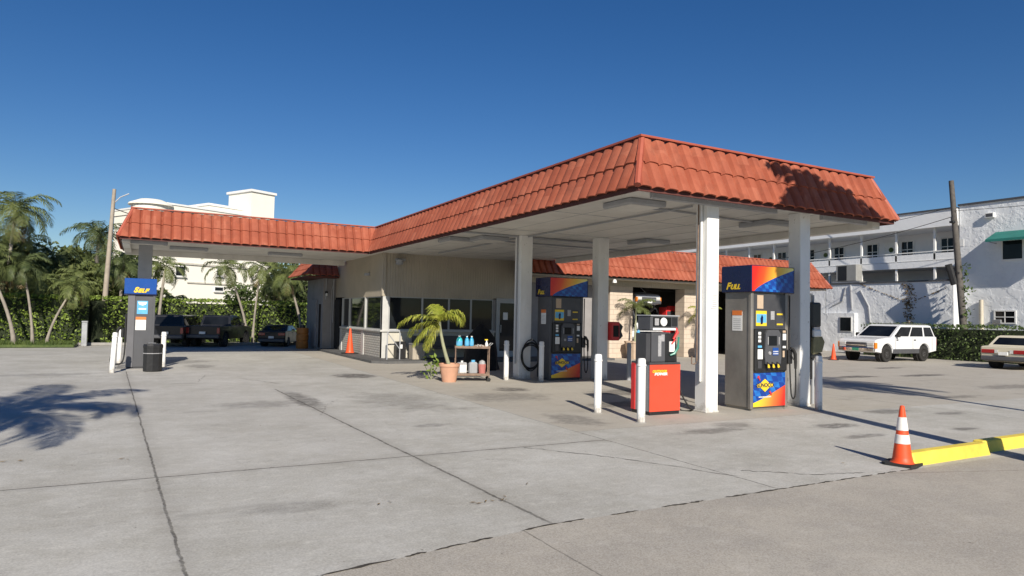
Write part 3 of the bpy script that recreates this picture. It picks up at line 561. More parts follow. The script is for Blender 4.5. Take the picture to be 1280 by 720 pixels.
def make_pump(name,label,loc,rz=0,word='FULL',W=.96,D=.66,blue=False,dark=False,shade=1):
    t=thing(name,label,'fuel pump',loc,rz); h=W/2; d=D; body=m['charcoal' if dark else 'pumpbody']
    # y=0 is the customer face, body goes back to y=d
    b=MB(); b.box(-h,h,.03,d,.04,2.2,.02); b.box(-h+.03,h-.03,.06,d-.03,0,.05); b.build('cabinet',body,t)
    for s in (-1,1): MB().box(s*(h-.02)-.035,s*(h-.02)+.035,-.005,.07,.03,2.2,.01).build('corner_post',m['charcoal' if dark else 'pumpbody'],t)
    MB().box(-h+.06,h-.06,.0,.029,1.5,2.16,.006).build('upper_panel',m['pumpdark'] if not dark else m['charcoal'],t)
    mp=MB().box(-h+.055,h-.055,-.05,.028,.72,1.5,.02).build('card_reader_panel',m['black'],t)
    sk=panel('skirt_panel',m['glow'],t,(-h+.055,.0,.07),(h-.055,.0,.07),(h-.055,.0,.69),(-h+.055,.0,.69)); MB().box(-h+.055,h-.055,.003,.029,.07,.69).build('skirt_backing',m['navy'],t)
    # display cluster
    q=MB(); q.prism([(-.2,.86),(.2,.86),(.22,1.0),(.2,1.42),(.14,1.49),(-.14,1.49),(-.2,1.42),(-.22,1.0)],'y',-.085,-.05); cl=q.build('display_bezel',m['charcoal'],mp)
    MB().box(-.12,.09,-.091,-.086,1.2,1.38).build('screen',m['glass'],cl)
    MB().box(-.02,.13,-.092,-.086,1.02,1.16).build('keypad',m['blue'],cl)
    for k in range(4):
        MB().box(-.005+k*.034,.015+k*.034,-.096,-.0925,1.04,1.06).build('key',m['print'],cl); MB().box(-.005+k*.034,.015+k*.034,-.096,-.0925,1.08,1.10).build('key',m['print'],cl)
    q=MB(); q.lathe([(.01,-.1),(.03,-.1),(.035,-.086),(.01,-.085)],14,(-.1,0,1.06),'y'); q.build('button',m['printg'],cl)
    MB().box(-.15,-.13,-.09,-.086,1.22,1.36).build('printed_strip',m['printg'],cl); MB().box(.14,.16,-.09,-.086,1.22,1.36).build('printed_strip',m['printg'],cl)
    # grade buttons
    for k in range(3):
        x=-.13+k*.13; g_=MB().prism([(x-.05,.79),(x-.01,.76),(x+.045,.79),(x+.02,.87),(x-.045,.9)],'y',-.10,-.086).build('grade_button',m['black'],mp)
        MB().prism([(x-.035,.80),(x-.005,.785),(x+.025,.80),(x+.005,.845),(x-.03,.865)],'y',-.104,-.1005).build('grade_label',m['yellow'],g_)
    # left column of stickers and price figures
    for k,zz in enumerate((1.40,1.33,1.26)):
        MB().box(-.36,-.29,-.055,-.0505,zz,zz+.05).build('price_display',m['print'],mp)
    MB().box(-.37,-.27,-.055,-.0505,1.16,1.2).build('sticker',m['cyanp'],mp); MB().box(-.375,-.245,-.056,-.0505,.95,1.13).build('sticker',m['print'],mp)
    MB().box(-.37,-.27,-.055,-.0505,.78,.92).build('receipt_slot',m['pumpdark'],mp)
    MB().box(.29,.38,-.055,-.0505,1.3,1.42).build('sticker',m['print'],mp); MB().box(.29,.37,-.055,-.0505,1.15,1.19).build('sticker',m['print'],mp); MB().box(.29,.37,-.055,-.0505,1.44,1.48).build('sticker',m['sand'],mp); MB().box(.29,.34,-.055,-.0505,.98,1.1).build('sticker',m['sand'],mp)
    # stickers of the upper panel
    MB().box(-.34,-.18,-.006,-.001,1.88,2.13).build('sticker',m['sand'],t)
    s=MB().box(-.37,-.09,-.006,-.001,1.56,1.84).build('poster',m['yellow'],t); MB().box(-.36,-.10,-.010,-.0065,1.62,1.78).build('poster_band',m['cyanp'],s); MB().prism([(-.25,1.59),(-.2,1.6),(-.19,1.72),(-.22,1.77),(-.26,1.7)],'y',-.014,-.0105).build('poster_figure',m['navy'],s)
    MB().box(.02,.12,-.006,-.001,1.68,1.84).build('sticker',m['printg'],t)
    s=MB().box(.16,.36,-.006,-.001,1.54,1.84).build('poster',m['pumpdark'],t); MB().box(.18,.34,-.010,-.0065,1.77,1.80).build('poster_line',m['yellow'],s); MB().box(.18,.34,-.010,-.0065,1.58,1.61).build('poster_line',m['yellow'],s)
    # emblem: yellow lozenge crossed by a red arrow
    e=MB().prism([(-.30,.46),(-.13,.34),(.04,.46),(-.13,.58)],'y',-.012,-.003).build('emblem',m['yellow'],sk)
    MB().prism([(-.335,.60),(-.31,.645),(-.27,.625),(-.285,.61),(-.255,.565),(-.275,.55),(-.30,.595)],'y',-.016,-.004).build('emblem_arrow',m['redp'],e)
    MB().prism([(-.02,.33),(.04,.27),(.05,.30),(.0,.36)],'y',-.016,-.004).build('emblem_arrow',m['redp'],e)
    tt=MB().prism([(-.345,.425),(.085,.425),(.085,.50),(-.345,.50)],'y',-.0155,-.0125).build('emblem_band',m['yellow'],e)
    text('emblem_lettering','SUNOCO',.10,m['navy'],e,(-.13,-.018,.462),FRONT,0,sx=1.02,bold=.002)
    text('skirt_lettering','www.sunoco.com',.045,m['print'],sk,(-.13,-.006,.25),FRONT,.3,bold=.001)
    # side notices on the left flank (x=-h)
    s=MB().box(-h-.006,-h-.001,.22,.46,1.46,1.82).build('side_notice',m['print'],t); MB().box(-h-.009,-h-.0065,.22,.46,1.75,1.84).build('notice_header',m['orangep'],s)
    for k in range(6): MB().box(-h-.009,-h-.0065,.25,.43,1.50+k*.036,1.507+k*.036).build('notice_line',m['printg'],s)
    # topper
    tb=MB().box(-h-.06,h+.14,-.05,d+.03,2.18,2.68,.012).build('topper',m['navy'],t)
    for s_ in (0,1):
        y=-.054 if s_==0 else d+.034
        a,b_=((-h-.05,y),(h+.1,y)) if s_==0 else ((h+.1,y),(-h-.05,y))
        panel('topper_artwork',m['gtop'],tb,(a[0],y,2.2),(b_[0],y,2.2),(b_[0],y,2.665),(a[0],y,2.665))
    text('topper_lettering',word[0],.17,m['yellow'],tb,(-h-.065,.52,2.295),LEFT,.35,bold=.008)
    text('topper_lettering',word[1:],.125,m['yellow'],tb,(-h-.065,.345,2.28),LEFT,.35,sx=1.1,bold=.006)
    # nozzles and hoses at the right side, on both faces
    for sy,yy in ((-1,0),(1,d)):
        q=MB(); q.box(h-.03,h+.08,yy-.06 if sy<0 else yy-.02,yy+.02 if sy<0 else yy+.06,.85,1.12,.015); hl=q.build('nozzle_holster',m['black'],t)
        nz=MB(); y2=yy+sy*.09
        nz.tube([(h-.02,y2,1.16),(h+.05,y2,1.13),(h+.11,y2,1.04),(h+.12,y2,.88)],[.018,.03,.034,.028],8); nz.tube([(h-.0,y2,1.03),(h+.05,y2,.95),(h+.11,y2,.9)],.01,6); nz.tube([(h+.12,y2,.9),(h+.12,y2,.76)],[.03,.022],8)
        nz.build('nozzle',m['rubber'],hl,smooth=True)
        hose([(h+.12,y2,.78),(h+.125,y2,.5),(h+.11,y2,.26),(h+.09,y2-sy*.04,.2),(h+.06,y2-sy*.06,.4),(h+.045,y2-sy*.08,1.2),(h+.045,y2-sy*.08,2.15)],.014,t)
    return t
make_pump('fuel_pump','steel fuel pump with FULL on its topper, between the two front columns',(10.36,8.97,0))
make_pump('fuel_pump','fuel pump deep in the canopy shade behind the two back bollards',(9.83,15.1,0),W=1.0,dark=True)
# self service pump on the left, seen from its narrow side
def left_pump():
    t=thing('fuel_pump','charcoal fuel pump with a plain blue SELF topper, beside the black bin','fuel pump',(-.3,21.9,0),R(-90))
    # local: x along -Y world (rz -90: local x -> world -y), local y -> world x
    W,d=1.1,.66; h=W/2
    b=MB(); b.box(-h,h,.0,d,.04,2.06,.02); b.box(-h+.03,h-.03,.03,d-.03,0,.05); b.build('cabinet',m['charcoal'],t)
    tb=MB().box(-h-.06,h+.05,-.1,d+.02,2.04,2.47,.01).build('topper',m['blue'],t); MB().box(-h-.07,h+.06,-.11,d+.03,2.02,2.05).build('topper_rim',m['navy'],tb)
    # x=+h faces the camera (world -y)
    e=h+.001
    MB().box(e,e+.02,.0,.17,.05,2.03,.004).build('corner_post',m['charcoal2'],t)
    MB().box(e,e+.02,.60,.66,.05,2.03,.004).build('corner_post',m['charcoal'],t)
    text('topper_lettering','S',.19,m['yellow'],tb,(h+.055,.17,2.15),(R(90),0,R(90)),.35,bold=.012); text('topper_lettering','ELF',.14,m['yellow'],tb,(h+.055,.345,2.135),(R(90),0,R(90)),.35,sx=1.15,bold=.01)
    s=MB().box(e,e+.006,.22,.48,1.5,1.86).build('sticker',m['cyanp'],t)
    q=MB(); q.prism([(.24,1.83),(.46,1.83),(.43,1.76),(.35,1.73),(.27,1.76)],'x',e+.006,e+.009); q.build('sticker_emblem',m['print'],s); MB().box(e+.0065,e+.009,.26,.44,1.62,1.66).build('sticker_line',m['print'],s)
    s=MB().box(e,e+.006,.2,.45,1.06,1.42).build('notice',m['print'],t); MB().box(e+.0065,e+.009,.2,.45,1.34,1.42).build('notice_header',m['orangep'],s)
    for k in range(5): MB().box(e+.0065,e+.009,.23,.42,1.10+k*.042,1.108+k*.042).build('notice_line',m['printg'],s)
    MB().box(-h+.05,h-.05,-.06,-.001,.75,1.5,.02).build('card_reader_panel',m['black'],t)
    for k,xx in enumerate((.1,.4)):
        hh=MB().box(xx-.05,xx+.05,-.14,-.06,.85,1.1,.02).build('nozzle_holster',m['black'],t)
        MB().tube([(xx,-.13,1.15),(xx,-.19,1.1),(xx,-.23,1.0),(xx,-.22,.85)],[.02,.035,.035,.02],8).build('nozzle',m['rubber'],hh,smooth=True)
        hose([(xx,-.22,.86),(xx+.02,-.3,.5),(xx+.05,-.36,.22),(xx+.1,-.22,.12),(xx+.13,-.05,.3),(xx+.12,-.03,1.4)],.018,t)
    return t
left_pump()
tag(MB().prism([(-.5,21.0),(.55,21.0),(.55,22.9),(-.5,22.9)],'z',0.0,.02,.0).build('pump_island',m['kerb']),kind='structure')
# red kerosene style dispenser
def red_pump():
    t=thing('fuel_dispenser','old dark grey dispenser head on a square red cabinet, behind the front bollard','fuel dispenser',(8.04,9.2,0))
    MB().box(-.33,.33,.01,.49,0,.06).build('plinth',m['black'],t)
    b=MB().box(-.34,.34,.0,.012,.06,.86).build('front_door',m['red'],t); MB().box(-.335,.335,.49,.5,.06,.86).build('rear_door',m['red'],t)
    MB().box(-.33,.33,.013,.489,.06,.86).build('side_casing',m['steel'],t); MB().box(-.345,-.33,.40,.50,.06,.87).build('side_trim',m['redp'],t)
    MB().box(-.345,.345,-.005,.505,.86,.9,.01).build('cap_tray',m['pumpdark'],t)
    text('brand_lettering','OUTDOOR',.062,m['yellow'],b,(-.13,-.003,.745),FRONT,.25,bold=.003); text('brand_lettering','POWER',.062,m['print'],b,(-.10,-.003,.70),FRONT,.2,sx=1.3,bold=.004)
    q=MB(); q.box(-.24,.16,.08,.42,.9,1.42,.01); st=q.build('pedestal',m['charcoal'],t); MB().box(-.34,-.245,.1,.4,.9,1.40,.01).build('side_box',m['pumpdark'],t)
    MB().box(-.10,-.03,.074,.079,1.0,1.36).build('label_strip',m['printg'],st); MB().box(-.03,.04,.074,.079,1.26,1.38).build('label_strip',m['printg'],st)
    MB().box(.06,.3,.06,.3,.9,1.4,.01).build('nozzle_boot',m['black'],t)
    MB().box(.13,.25,.045,.058,1.08,1.26).build('price_card',m['print'],t)
    nz=MB(); nz.tube([(.14,.04,1.02),(.22,.02,1.05),(.28,.0,1.15),(.30,.0,1.34)],[.015,.024,.022,.015],8); nz.build('nozzle',mk('green_nozzle_grip',(.02,.22,.16),.4),t,smooth=True)
    nz=MB(); nz.tube([(.2,.03,1.3),(.28,.02,1.42),(.26,.03,1.5)],[.02,.03,.02],8); nz.tube([(.17,.03,1.22),(.24,.02,1.3)],.014,6); nz.build('nozzle_guard',m['redp'],t,smooth=True)
    hd=MB(); hd.box(-.30,.33,.04,.40,1.45,1.70,.015); hh=hd.build('meter_head',m['charcoal'],t)
    MB().box(-.25,.15,.032,.039,1.52,1.68).build('meter_window',m['glass'],hh); d=MB(); d.lathe([(.005,0),(.07,0),(.075,.012),(.005,.014)],20,(-.02,.02,1.60),'y'); d.build('meter_dial',m['print'],hh); MB().box(-.22,-.13,.026,.031,1.54,1.66).build('counter',m['printg'],hh); MB().box(.17,.29,.032,.039,1.53,1.68).build('meter_window',m['black'],hh)
    MB().box(-.26,.27,.02,.039,1.455,1.495,.004).build('chrome_strip',m['print'],hh); MB().box(-.31,.34,.03,.41,1.70,1.72).build('head_cap',m['greypaint'],hh)
    hose([(.33,.25,1.4),(.42,.22,1.1),(.44,.2,.7),(.5,.15,.35),(.62,.1,.12),(.72,.1,.03),(.62,.3,.02),(.5,.4,.3),(.36,.35,.7)],.014,t)
    return t
red_pump()
# ------------------------------------------------------------------ bollards
def bollard(loc,label,h=1.02,r=.065,mat='bollard',lean=0,first=None):
    t=thing('bollard',label,'bollard',loc,0,'white pipe bollards guarding the pumps'); t.rotation_euler=(0,lean,0)
    MB().lathe([(r,0),(r,h-.03),(r*.8,h-.005),(r*.3,h)],20).build('post',m[mat],t,smooth=True)
    MB().lathe([(r+.003,h-.13),(r+.01,h-.125),(r+.01,h-.10),(r+.003,h-.095)],20).build('cap_ring',m[mat],t,smooth=True)
    MB().lathe([(r+.03,0),(r+.028,.006),(r,.008)],20).build('base_collar',m['kerb'],t); return t
bollard((7.07,8.65,0),'white bollard in front of the red dispenser, nearest of all')
bollard((7.05,9.8,0),'white bollard left of the red dispenser, standing alone in the sun')
bollard((11.28,8.62,0),'white bollard right of the sunlit FULL pump and its column')
bollard((8.33,15.6,0),'shaded bollard between the bottle cart and the coiled hose column')
bollard((9.02,15.0,0),'shaded bollard right of the coiled hose column')
bollard((-.58,20.2,0),'leaning bollard left of the SELF pump, nearer of the pair',1.03,.06,'bollard',R(2.5))
bollard((-.5,23.3,0),'bollard behind the leaning one at the SELF pump hoses',1.02,.06,'bollard',R(1))
bollard((.62,21.9,0),'bollard right of the SELF pump, behind the black bin',1.0)
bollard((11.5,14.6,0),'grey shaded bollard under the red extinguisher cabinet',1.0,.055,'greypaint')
# ------------------------------------------------------------------ cones
def cone(loc,label,h=.72,sleeves=True,rz=.3):
    t=thing('traffic_cone',label,'traffic cone',loc,rz); k=h/.72; b=.19*k
    q=MB(); q.prism([(-b,-b*.75),(-b*.75,-b),(b*.75,-b),(b,-b*.75),(b,b*.75),(b*.75,b),(-b*.75,b),(-b,b*.75)],'z',0,.03*k); q.build('base',m['rubber'],t)
    def r(z): return .105*k*(1-z/(.80*k))+.014
    prof=[(r(0)+.02,.028*k),(r(.03*k),.05*k)]+[(r(z*k),z*k) for z in (.1,.2,.3,.4,.5,.6,.68)]+[(r(.68*k)*.8,.715*k),(.012,.72*k)]
    q=MB(); q.lathe(prof,24); q.build('cone_body',m['cone'],t,smooth=True)
    if sleeves:
        for a,c in ((.26,.37),(.42,.58)):
            q=MB(); q.lathe([(r(a*k),a*k),(r(a*k)+.004,a*k+.002),(r(c*k)+.004,c*k-.002),(r(c*k),c*k)],24); q.build('reflective_sleeve',m['refl'],t,smooth=True)
    return t
cone((7.93,4.93,0),'orange and white traffic cone on a black base beside the yellow wheel stop',.69)
cone((7.12,26.1,.08),'faded plain orange cone standing against the brick wall of the shop',.98,False)
cone((26.94,19.84,0),'small bright orange cone left of the parked white car with square grille',.72,False)
# ------------------------------------------------------------------ wheel stops
def stop(loc,L,rz,label):
    t=MB().prism([(0,0),(.2,0),(.165,.14),(.035,.14)],'x',0,L,.0); 
    n=24; b=MB()
    for i in range(n):
        pass
    o=MB(); pr=[(0,0),(.012,.05),(.035,.13),(.05,.145),(.16,.145),(.175,.13),(.195,.05),(.2,0)]; o.prism([(a,c) for a,c in pr],'x',0,L,.012,.02)
    ob=o.build('wheel_stop',m['kerby']); ob.location=loc; ob.rotation_euler=(0,0,rz); tag(ob,label,'wheel stop','yellow concrete wheel stops'); return ob
stop((7.98,4.80,0),1.66,R(1),'yellow wheel stop right beside the striped cone')
stop((9.72,4.92,0),1.8,R(1),'yellow wheel stop running out of the right edge of the photo')
# ------------------------------------------------------------------ palms
def frond(mb,base,az,el,L,droop,nl,lw,ll,rnd,curl=.9,dead=False):
    """arching rachis with leaflets on both sides"""
    dx,dy=math.cos(az),math.sin(az); side=Vector((-dy,dx,0)); p=Vector(base); a=el; pts=[];n=nl; dirs=[]
    for i in range(n+1):
        pts.append(p.copy()); d=Vector((dx*math.cos(a),dy*math.cos(a),math.sin(a))); dirs.append(d); p=p+d*(L/n); a-=droop/n*(1+i/n)
    mb.tube(pts[::max(1,n//6)]+[pts[-1]],[.022*L/2*(1-.8*i/max(1,len(pts[::max(1,n//6)]))) for i in range(len(pts[::max(1,n//6)])+1)],4,False)
    for i in range(2,n+1):
        t=i/n; l=ll*(math.sin(math.pi*min(1,.12+t*.86))**.6)*rnd.uniform(.85,1.1)
        for s in (-1,1):
            d=dirs[i]; up=side.cross(d); 
            v=(side*s*.75+d*.62+up*rnd.uniform(-.05,.25)*1).normalized(); e1=pts[i]+v*l*.55; v2=(v+Vector((0,0,-curl*rnd.uniform(.6,1.3)))).normalized(); e2=e1+v2*l*.45
            wv=d*lw*.5; mb.add([pts[i]-wv*.6,pts[i]+wv*.6,e1+wv,e1-wv,e2],[(0,1,2,3),(3,2,4)])
def palm(name,label,x,y,h,seed,lean=(0,0),L=1.9,nf=18,nl=22,tr=.11,mat='palm',group=None,dead=4,ll=None,lw=.052,z0=0,bark='bark',cat='palm tree',elmin=-.5,elmax=1.35,droop=1.5,pot=None):
    rnd=random.Random(seed); t=thing(name,label,cat,(x,y,z0),0,group)
    if y>30: L*=.80; tr*=.75; h*=.96
    pts=[]; N=8
    for i in range(N+1):
        s=i/N; pts.append((lean[0]*(s**1.6),lean[1]*(s**1.6),h*s))
    MB().tube(pts,[tr*(1.45-.3*min(1,i/1.5)) if i<2 else tr*(1.05-.35*i/N) for i in range(N+1)],10).build('trunk',m[bark],t,smooth=True)
    top=Vector(pts[-1]); cr=MB(); ll=ll or L*.33
    for k in range(nf):
        az=k*2.399+rnd.uniform(-.25,.25); q=k/nf; el=elmin+(elmax-elmin)*q+rnd.uniform(-.12,.12)
        frond(cr,top+Vector((math.cos(az)*.04,math.sin(az)*.04,.0)),az,el,L*rnd.uniform(.85,1.08),droop*rnd.uniform(.8,1.15),nl,lw,ll,rnd)
    cr.build('crown',m[mat],t)
    if dead:
        dd=MB()
        for k in range(dead):
            az=rnd.uniform(0,6.28); frond(dd,top-Vector((0,0,.05)),az,-.9,L*.75,.5,max(8,nl//2),lw,ll*.8,rnd)
        dd.build('dry_fronds',m['deadleaf'],t)
    return t
def px2w(px,Y,H=1.65):
    # ground x for a picture column at world depth Y (used to choose where far trees stand)
    q=(px-640)/F_PX; d=_f+_r2*q; return d.x/d.y*Y
G='palms growing along the left hedge'
# front-left palms in the verge
palm('palm_tree','leaning slim palm at the left frame edge, its bare trunk rising from the verge',px2w(21,33.6),33.6,3.7,1,(-1.2,0),2.0,20,24,.09,'palm',G)
palm('palm_tree','second slim palm from the left with a straight thin trunk',px2w(44,33.8),33.8,3.5,2,(-.5,.2),1.7,18,22,.07,'palmdk',G)
palm('palm_tree','small slanting palm, third from the left in the verge',px2w(61,33.9),33.9,2.6,3,(.9,.2),1.5,16,20,.07,'palm',G)
palm('palm_tree','tall bright palm with feathery crown at the top left corner of the trees',px2w(5,38),38,6.3,4,(.3,0),2.6,24,26,.12,'palm',G)
palm('palm_tree','tall palm crown standing free against the sky left of the concrete pole',px2w(118,44),44,5.9,5,(.1,0),2.5,24,26,.16,'palmdk',G)
palm('palm_tree','palm between the pole and the canopy, partly hidden by the blue topper',px2w(150,37.5),37.5,3.9,6,(.1,0),1.9,20,22,.11,'palmdk',G)
G2='palms behind the parked black cars'
palm('palm_tree','palm behind the SELF pump with its crown against the cream hotel',px2w(199,37),37,3.9,7,(.25,.2),1.7,13,22,.1,'palm',G2,dead=1)
palm('palm_tree','left one of the two slim palms crossing like a V, its trunk leaning left',px2w(311.7,36.8),36.8,4.0,8,(-1.15,0),1.9,13,22,.085,'palm',G2,dead=1)
palm('palm_tree','right one of the two slim palms forming a V, its trunk nearly upright',px2w(318,37.0),37.0,4.1,9,(.3,0),1.8,13,22,.075,'palm',G2,dead=1)
palm('palm_tree','palm with dry hanging fronds beside the left wing of the station',px2w(380,36.4),36.4,3.7,10,(-.9,0),1.8,18,22,.09,'palm',G2,dead=6)
rr=random.Random(77)
for i,(px,Y,h,L,mt,lb) in enumerate([(-25,40,4.6,2.3,'palmdk','palm just outside the left edge whose fronds reach into the photo'),(28,41,4.9,2.1,'palmdk','dark palm crown just right of the tallest left palm'),(72,42,4.3,2.1,'palmdk','dark palm in the thicket, right of the slanting small palm'),
      (92,39,3.2,1.7,'palm','low palm in the middle of the thicket above the hedge'),(12,37,3.2,1.8,'palmdk','low palm hidden behind the leftmost slim trunk'),(47,36.6,2.8,1.6,'palm','low palm filling the gap behind the second slim trunk'),(165,41,4.0,2.0,'palmdk','dark palm behind the left end of the canopy'),(215,40,2.2,1.4,'palm','low bushy palm in front of the cream hotel, above the black pickup'),(347,40,3.4,1.9,'palmdk','dark palm right of the cream hotel wall')]):
    palm('palm_tree',lb,px2w(px,Y),Y,h,20+i,(rr.uniform(-.3,.3),0),L,18,20,.1,mt,'palms in the thicket behind the hedge',dead=5,lw=.06)
# shadow-casting palms by the pavement, beside and behind the viewpoint
palm('palm_tree','tall street palm right of the viewpoint whose shadow falls on the canopy front',9.35,2.9,7.0,41,(.75,-.3),2.05,44,34,.17,'palm','street palms along the pavement',dead=14,lw=.1)
palm('palm_tree','second street palm further right along the pavement',14.2,3.1,5.6,42,(.1,0),1.9,18,30,.10,'palm','street palms along the pavement',dead=2)
palm('palm_tree','street palm left of the viewpoint whose frond shadows lie on the slabs',-4.95,3.3,6.0,43,(.3,.3),2.9,20,48,.15,'palm','street palms along the pavement',dead=2,lw=.055,ll=.75,droop=1.3)
# ------------------------------------------------------------------ leafy trees and hedges
def leaf_cloud(mb,rnd,n,pos,size):
    for _ in range(n):
        p=pos(); 
        a=Vector((rnd.gauss(0,1),rnd.gauss(0,1),rnd.gauss(0,1))).normalized(); b=a.orthogonal().normalized(); b.rotate(Matrix.Rotation(rnd.uniform(0,6.28),3,a)); s=size*rnd.uniform(.6,1.3)
        u=b*s; v=a.cross(b)*s*.5; mb.add([p-u,p-v,p+u,p+v],[(0,1,2,3)])
def tree(label,x,y,h,r,seed,mat='tree',group=None,n=2600,size=.16,name='leafy_tree',trunk=.16):
    rnd=random.Random(seed); t=thing(name,label,'tree',(x,y,0),0,group); tr=MB(); tr.tube([(0,0,0),(.05,0,h*.3),(.0,.05,h*.6)],[trunk*1.2,trunk,trunk*.7],8)
    cl=[]
    for k in range(14):
        a=rnd.uniform(0,6.28); rad=r*rnd.uniform(.15,.8); z=h*rnd.uniform(.45,.95); c_=Vector((math.cos(a)*rad*(1.1-z/h*.5),math.sin(a)*rad*(1.1-z/h*.5),z)); cl.append((c_,r*rnd.uniform(.25,.45)))
        tr.tube([(0,.03,h*.45),tuple(c_*.6+Vector((0,0,h*.2))),tuple(c_)],[trunk*.5,trunk*.3,trunk*.1],5)
    tr.build('trunk',m['bark'],t,smooth=True); cr=MB()
    def pos():
        c_,q=rnd.choice(cl); d=Vector((rnd.gauss(0,1),rnd.gauss(0,1),rnd.gauss(0,1))).normalized(); return c_+Vector((d.x*q,d.y*q,d.z*q*.8))*rnd.uniform(.6,1)**.5
    leaf_cloud(cr,rnd,n,pos,size); cr.build('crown',m[mat],t); return t
for i,(px,Y,h,r,lb) in enumerate([(-10,47,5.2,3.0,'dense dark tree at the far left behind the palms'),(38,50,5.0,3.0,'bushy tree behind the second slim palm'),(78,48,4.9,2.6,'bushy olive tree between the left palms and the free standing crown'),(112,52,4.6,2.6,'low dense tree under the free standing palm crown'),(150,50,4.9,2.6,'dense tree behind the concrete pole'),(170,46,4.2,2.0,'low tree behind the left canopy end'),(352,46,4.8,2.6,'dark tree right of the cream hotel behind the sedan'),(385,44,5.0,2.4,'bushy tree behind the left wing of the station')]):
    tree(lb,px2w(px,Y),Y,h,r,60+i,'palmdk' if i%2 else 'tree','trees in the thicket behind the hedge')
for i,(px,Y,h,r_,lb) in enumerate([(62,43,4.2,2.4,'olive bushy tree in the middle of the left thicket, above the slanting palm'),(100,41,3.7,2.0,'olive low tree just left of the concrete pole above the hedge'),(25,42,4.6,2.4,'olive tree filling the gap behind the two leftmost trunks'),(140,40,3.6,1.8,'olive low tree just right of the concrete pole')]):
    tree(lb,px2w(px,Y),Y,h,r_,160+i,'tree','trees in the thicket behind the hedge',3200,.13)
tree('green tree top rising behind the garage roof, left of the motel',px2w(918,40),40,8.3,3.0,90,'tree',None,4200,.15)
tree('second green tree behind the garage roof, partly hidden by the column',px2w(868,40),40,7.9,2.8,91,'tree',None,2600,.17)
tree('low bush at the foot of the cream hotel above the hedge',px2w(300,41),41,3.1,1.2,92,'hedgedk',None,1800,.1)
def hedge(label,pts,h,th,seed,mat='hedge',dens=75,size=.075,vary=.1,h0=.05,group=None):
    rnd=random.Random(seed); t=thing('hedge',label,'hedge',(pts[0][0],pts[0][1],0),0,group); o=t.location; core=MB(); lv=MB()
    for (x0,y0),(x1,y1) in zip(pts,pts[1:]):
        a=Vector((x0,y0,0)); b=Vector((x1,y1,0)); d=(b-a); L=d.length; d.normalize(); nn=Vector((-d.y,d.x,0))
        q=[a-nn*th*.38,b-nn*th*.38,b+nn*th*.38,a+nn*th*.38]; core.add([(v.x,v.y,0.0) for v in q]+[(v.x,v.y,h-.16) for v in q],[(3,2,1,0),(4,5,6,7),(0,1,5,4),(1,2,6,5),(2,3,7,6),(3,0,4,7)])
        for _ in range(int(L*(h*2+th)*dens)):
            s=rnd.uniform(0,L); k=rnd.random()*(2*h+th); wob=math.sin(s*1.7+seed)*.5+math.sin(s*4.1)*.3+math.sin(s*.6)*.4
            if k<h: z=k; off=-th*.5
            elif k<h+th: z=h; off=(k-h)-th*.5
            else: z=k-h-th; off=th*.5
            hh=1+vary*.5*wob*.4; dp=rnd.uniform(-.12,.05)+.05*math.sin(s*5+z*7)+.04*math.sin(s*11-z*5); off=off+math.copysign(dp,off) if abs(off)>th*.4 else off; z=min(z,h)*hh+ (rnd.uniform(-.08,.06) if z>h*.8 else 0)
            p=a+d*s+nn*off+Vector((0,0,max(h0,z)))
            aa=Vector((rnd.gauss(0,1),rnd.gauss(0,1),rnd.gauss(.3,1))).normalized(); bb=aa.orthogonal().normalized(); bb.rotate(Matrix.Rotation(rnd.uniform(0,6.28),3,aa)); sz=size*rnd.uniform(.6,1.35)
            u=bb*sz; v=aa.cross(bb)*sz*.5; lv.add([p-u,p-v,p+u,p+v],[(0,1,2,3)])
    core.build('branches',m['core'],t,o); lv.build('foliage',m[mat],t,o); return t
hedge('long bright clipped hedge behind the parked black cars and the SELF pump',[(-22,35.6),(-2.0,36.0),(.2,38.2),(9,39.2)],2.12,1.3,3,'hedge',120,.07)
hedge('dense dark hedge against the white stucco wall behind the white parked car',[(33.9,22.9),(34.4,6)],1.62,1.1,4,'hedgedk',110,.06)
MBv=MB().box(-20,-2.3,33.0,34.6,0,.13,.03)
rnd=random.Random(9); gr=MB()
for _ in range(5200):
    x_=rnd.uniform(-9,-2.3); y_=rnd.uniform(33.0,34.7); a=rnd.uniform(0,3.14); s=rnd.uniform(.03,.07); zz=.12
    gr.add([(x_-math.cos(a)*s*.3,y_-math.sin(a)*s*.3,zz),(x_+math.cos(a)*s*.3,y_+math.sin(a)*s*.3,zz),(x_+rnd.uniform(-.03,.03),y_+rnd.uniform(-.03,.03),zz+.14*rnd.uniform(.5,1.3))],[(0,1,2)])
tag(gr.build('verge_grass',m['grass']),'short green grass on the verge in front of the left hedge','grass',kind='stuff'); tag(MBv.build('verge',m['grass']),kind='structure')
tag(MB().box(-22,8,34.72,34.9,0,.13,.02).build('kerb_strip',m['kerb']),kind='structure')
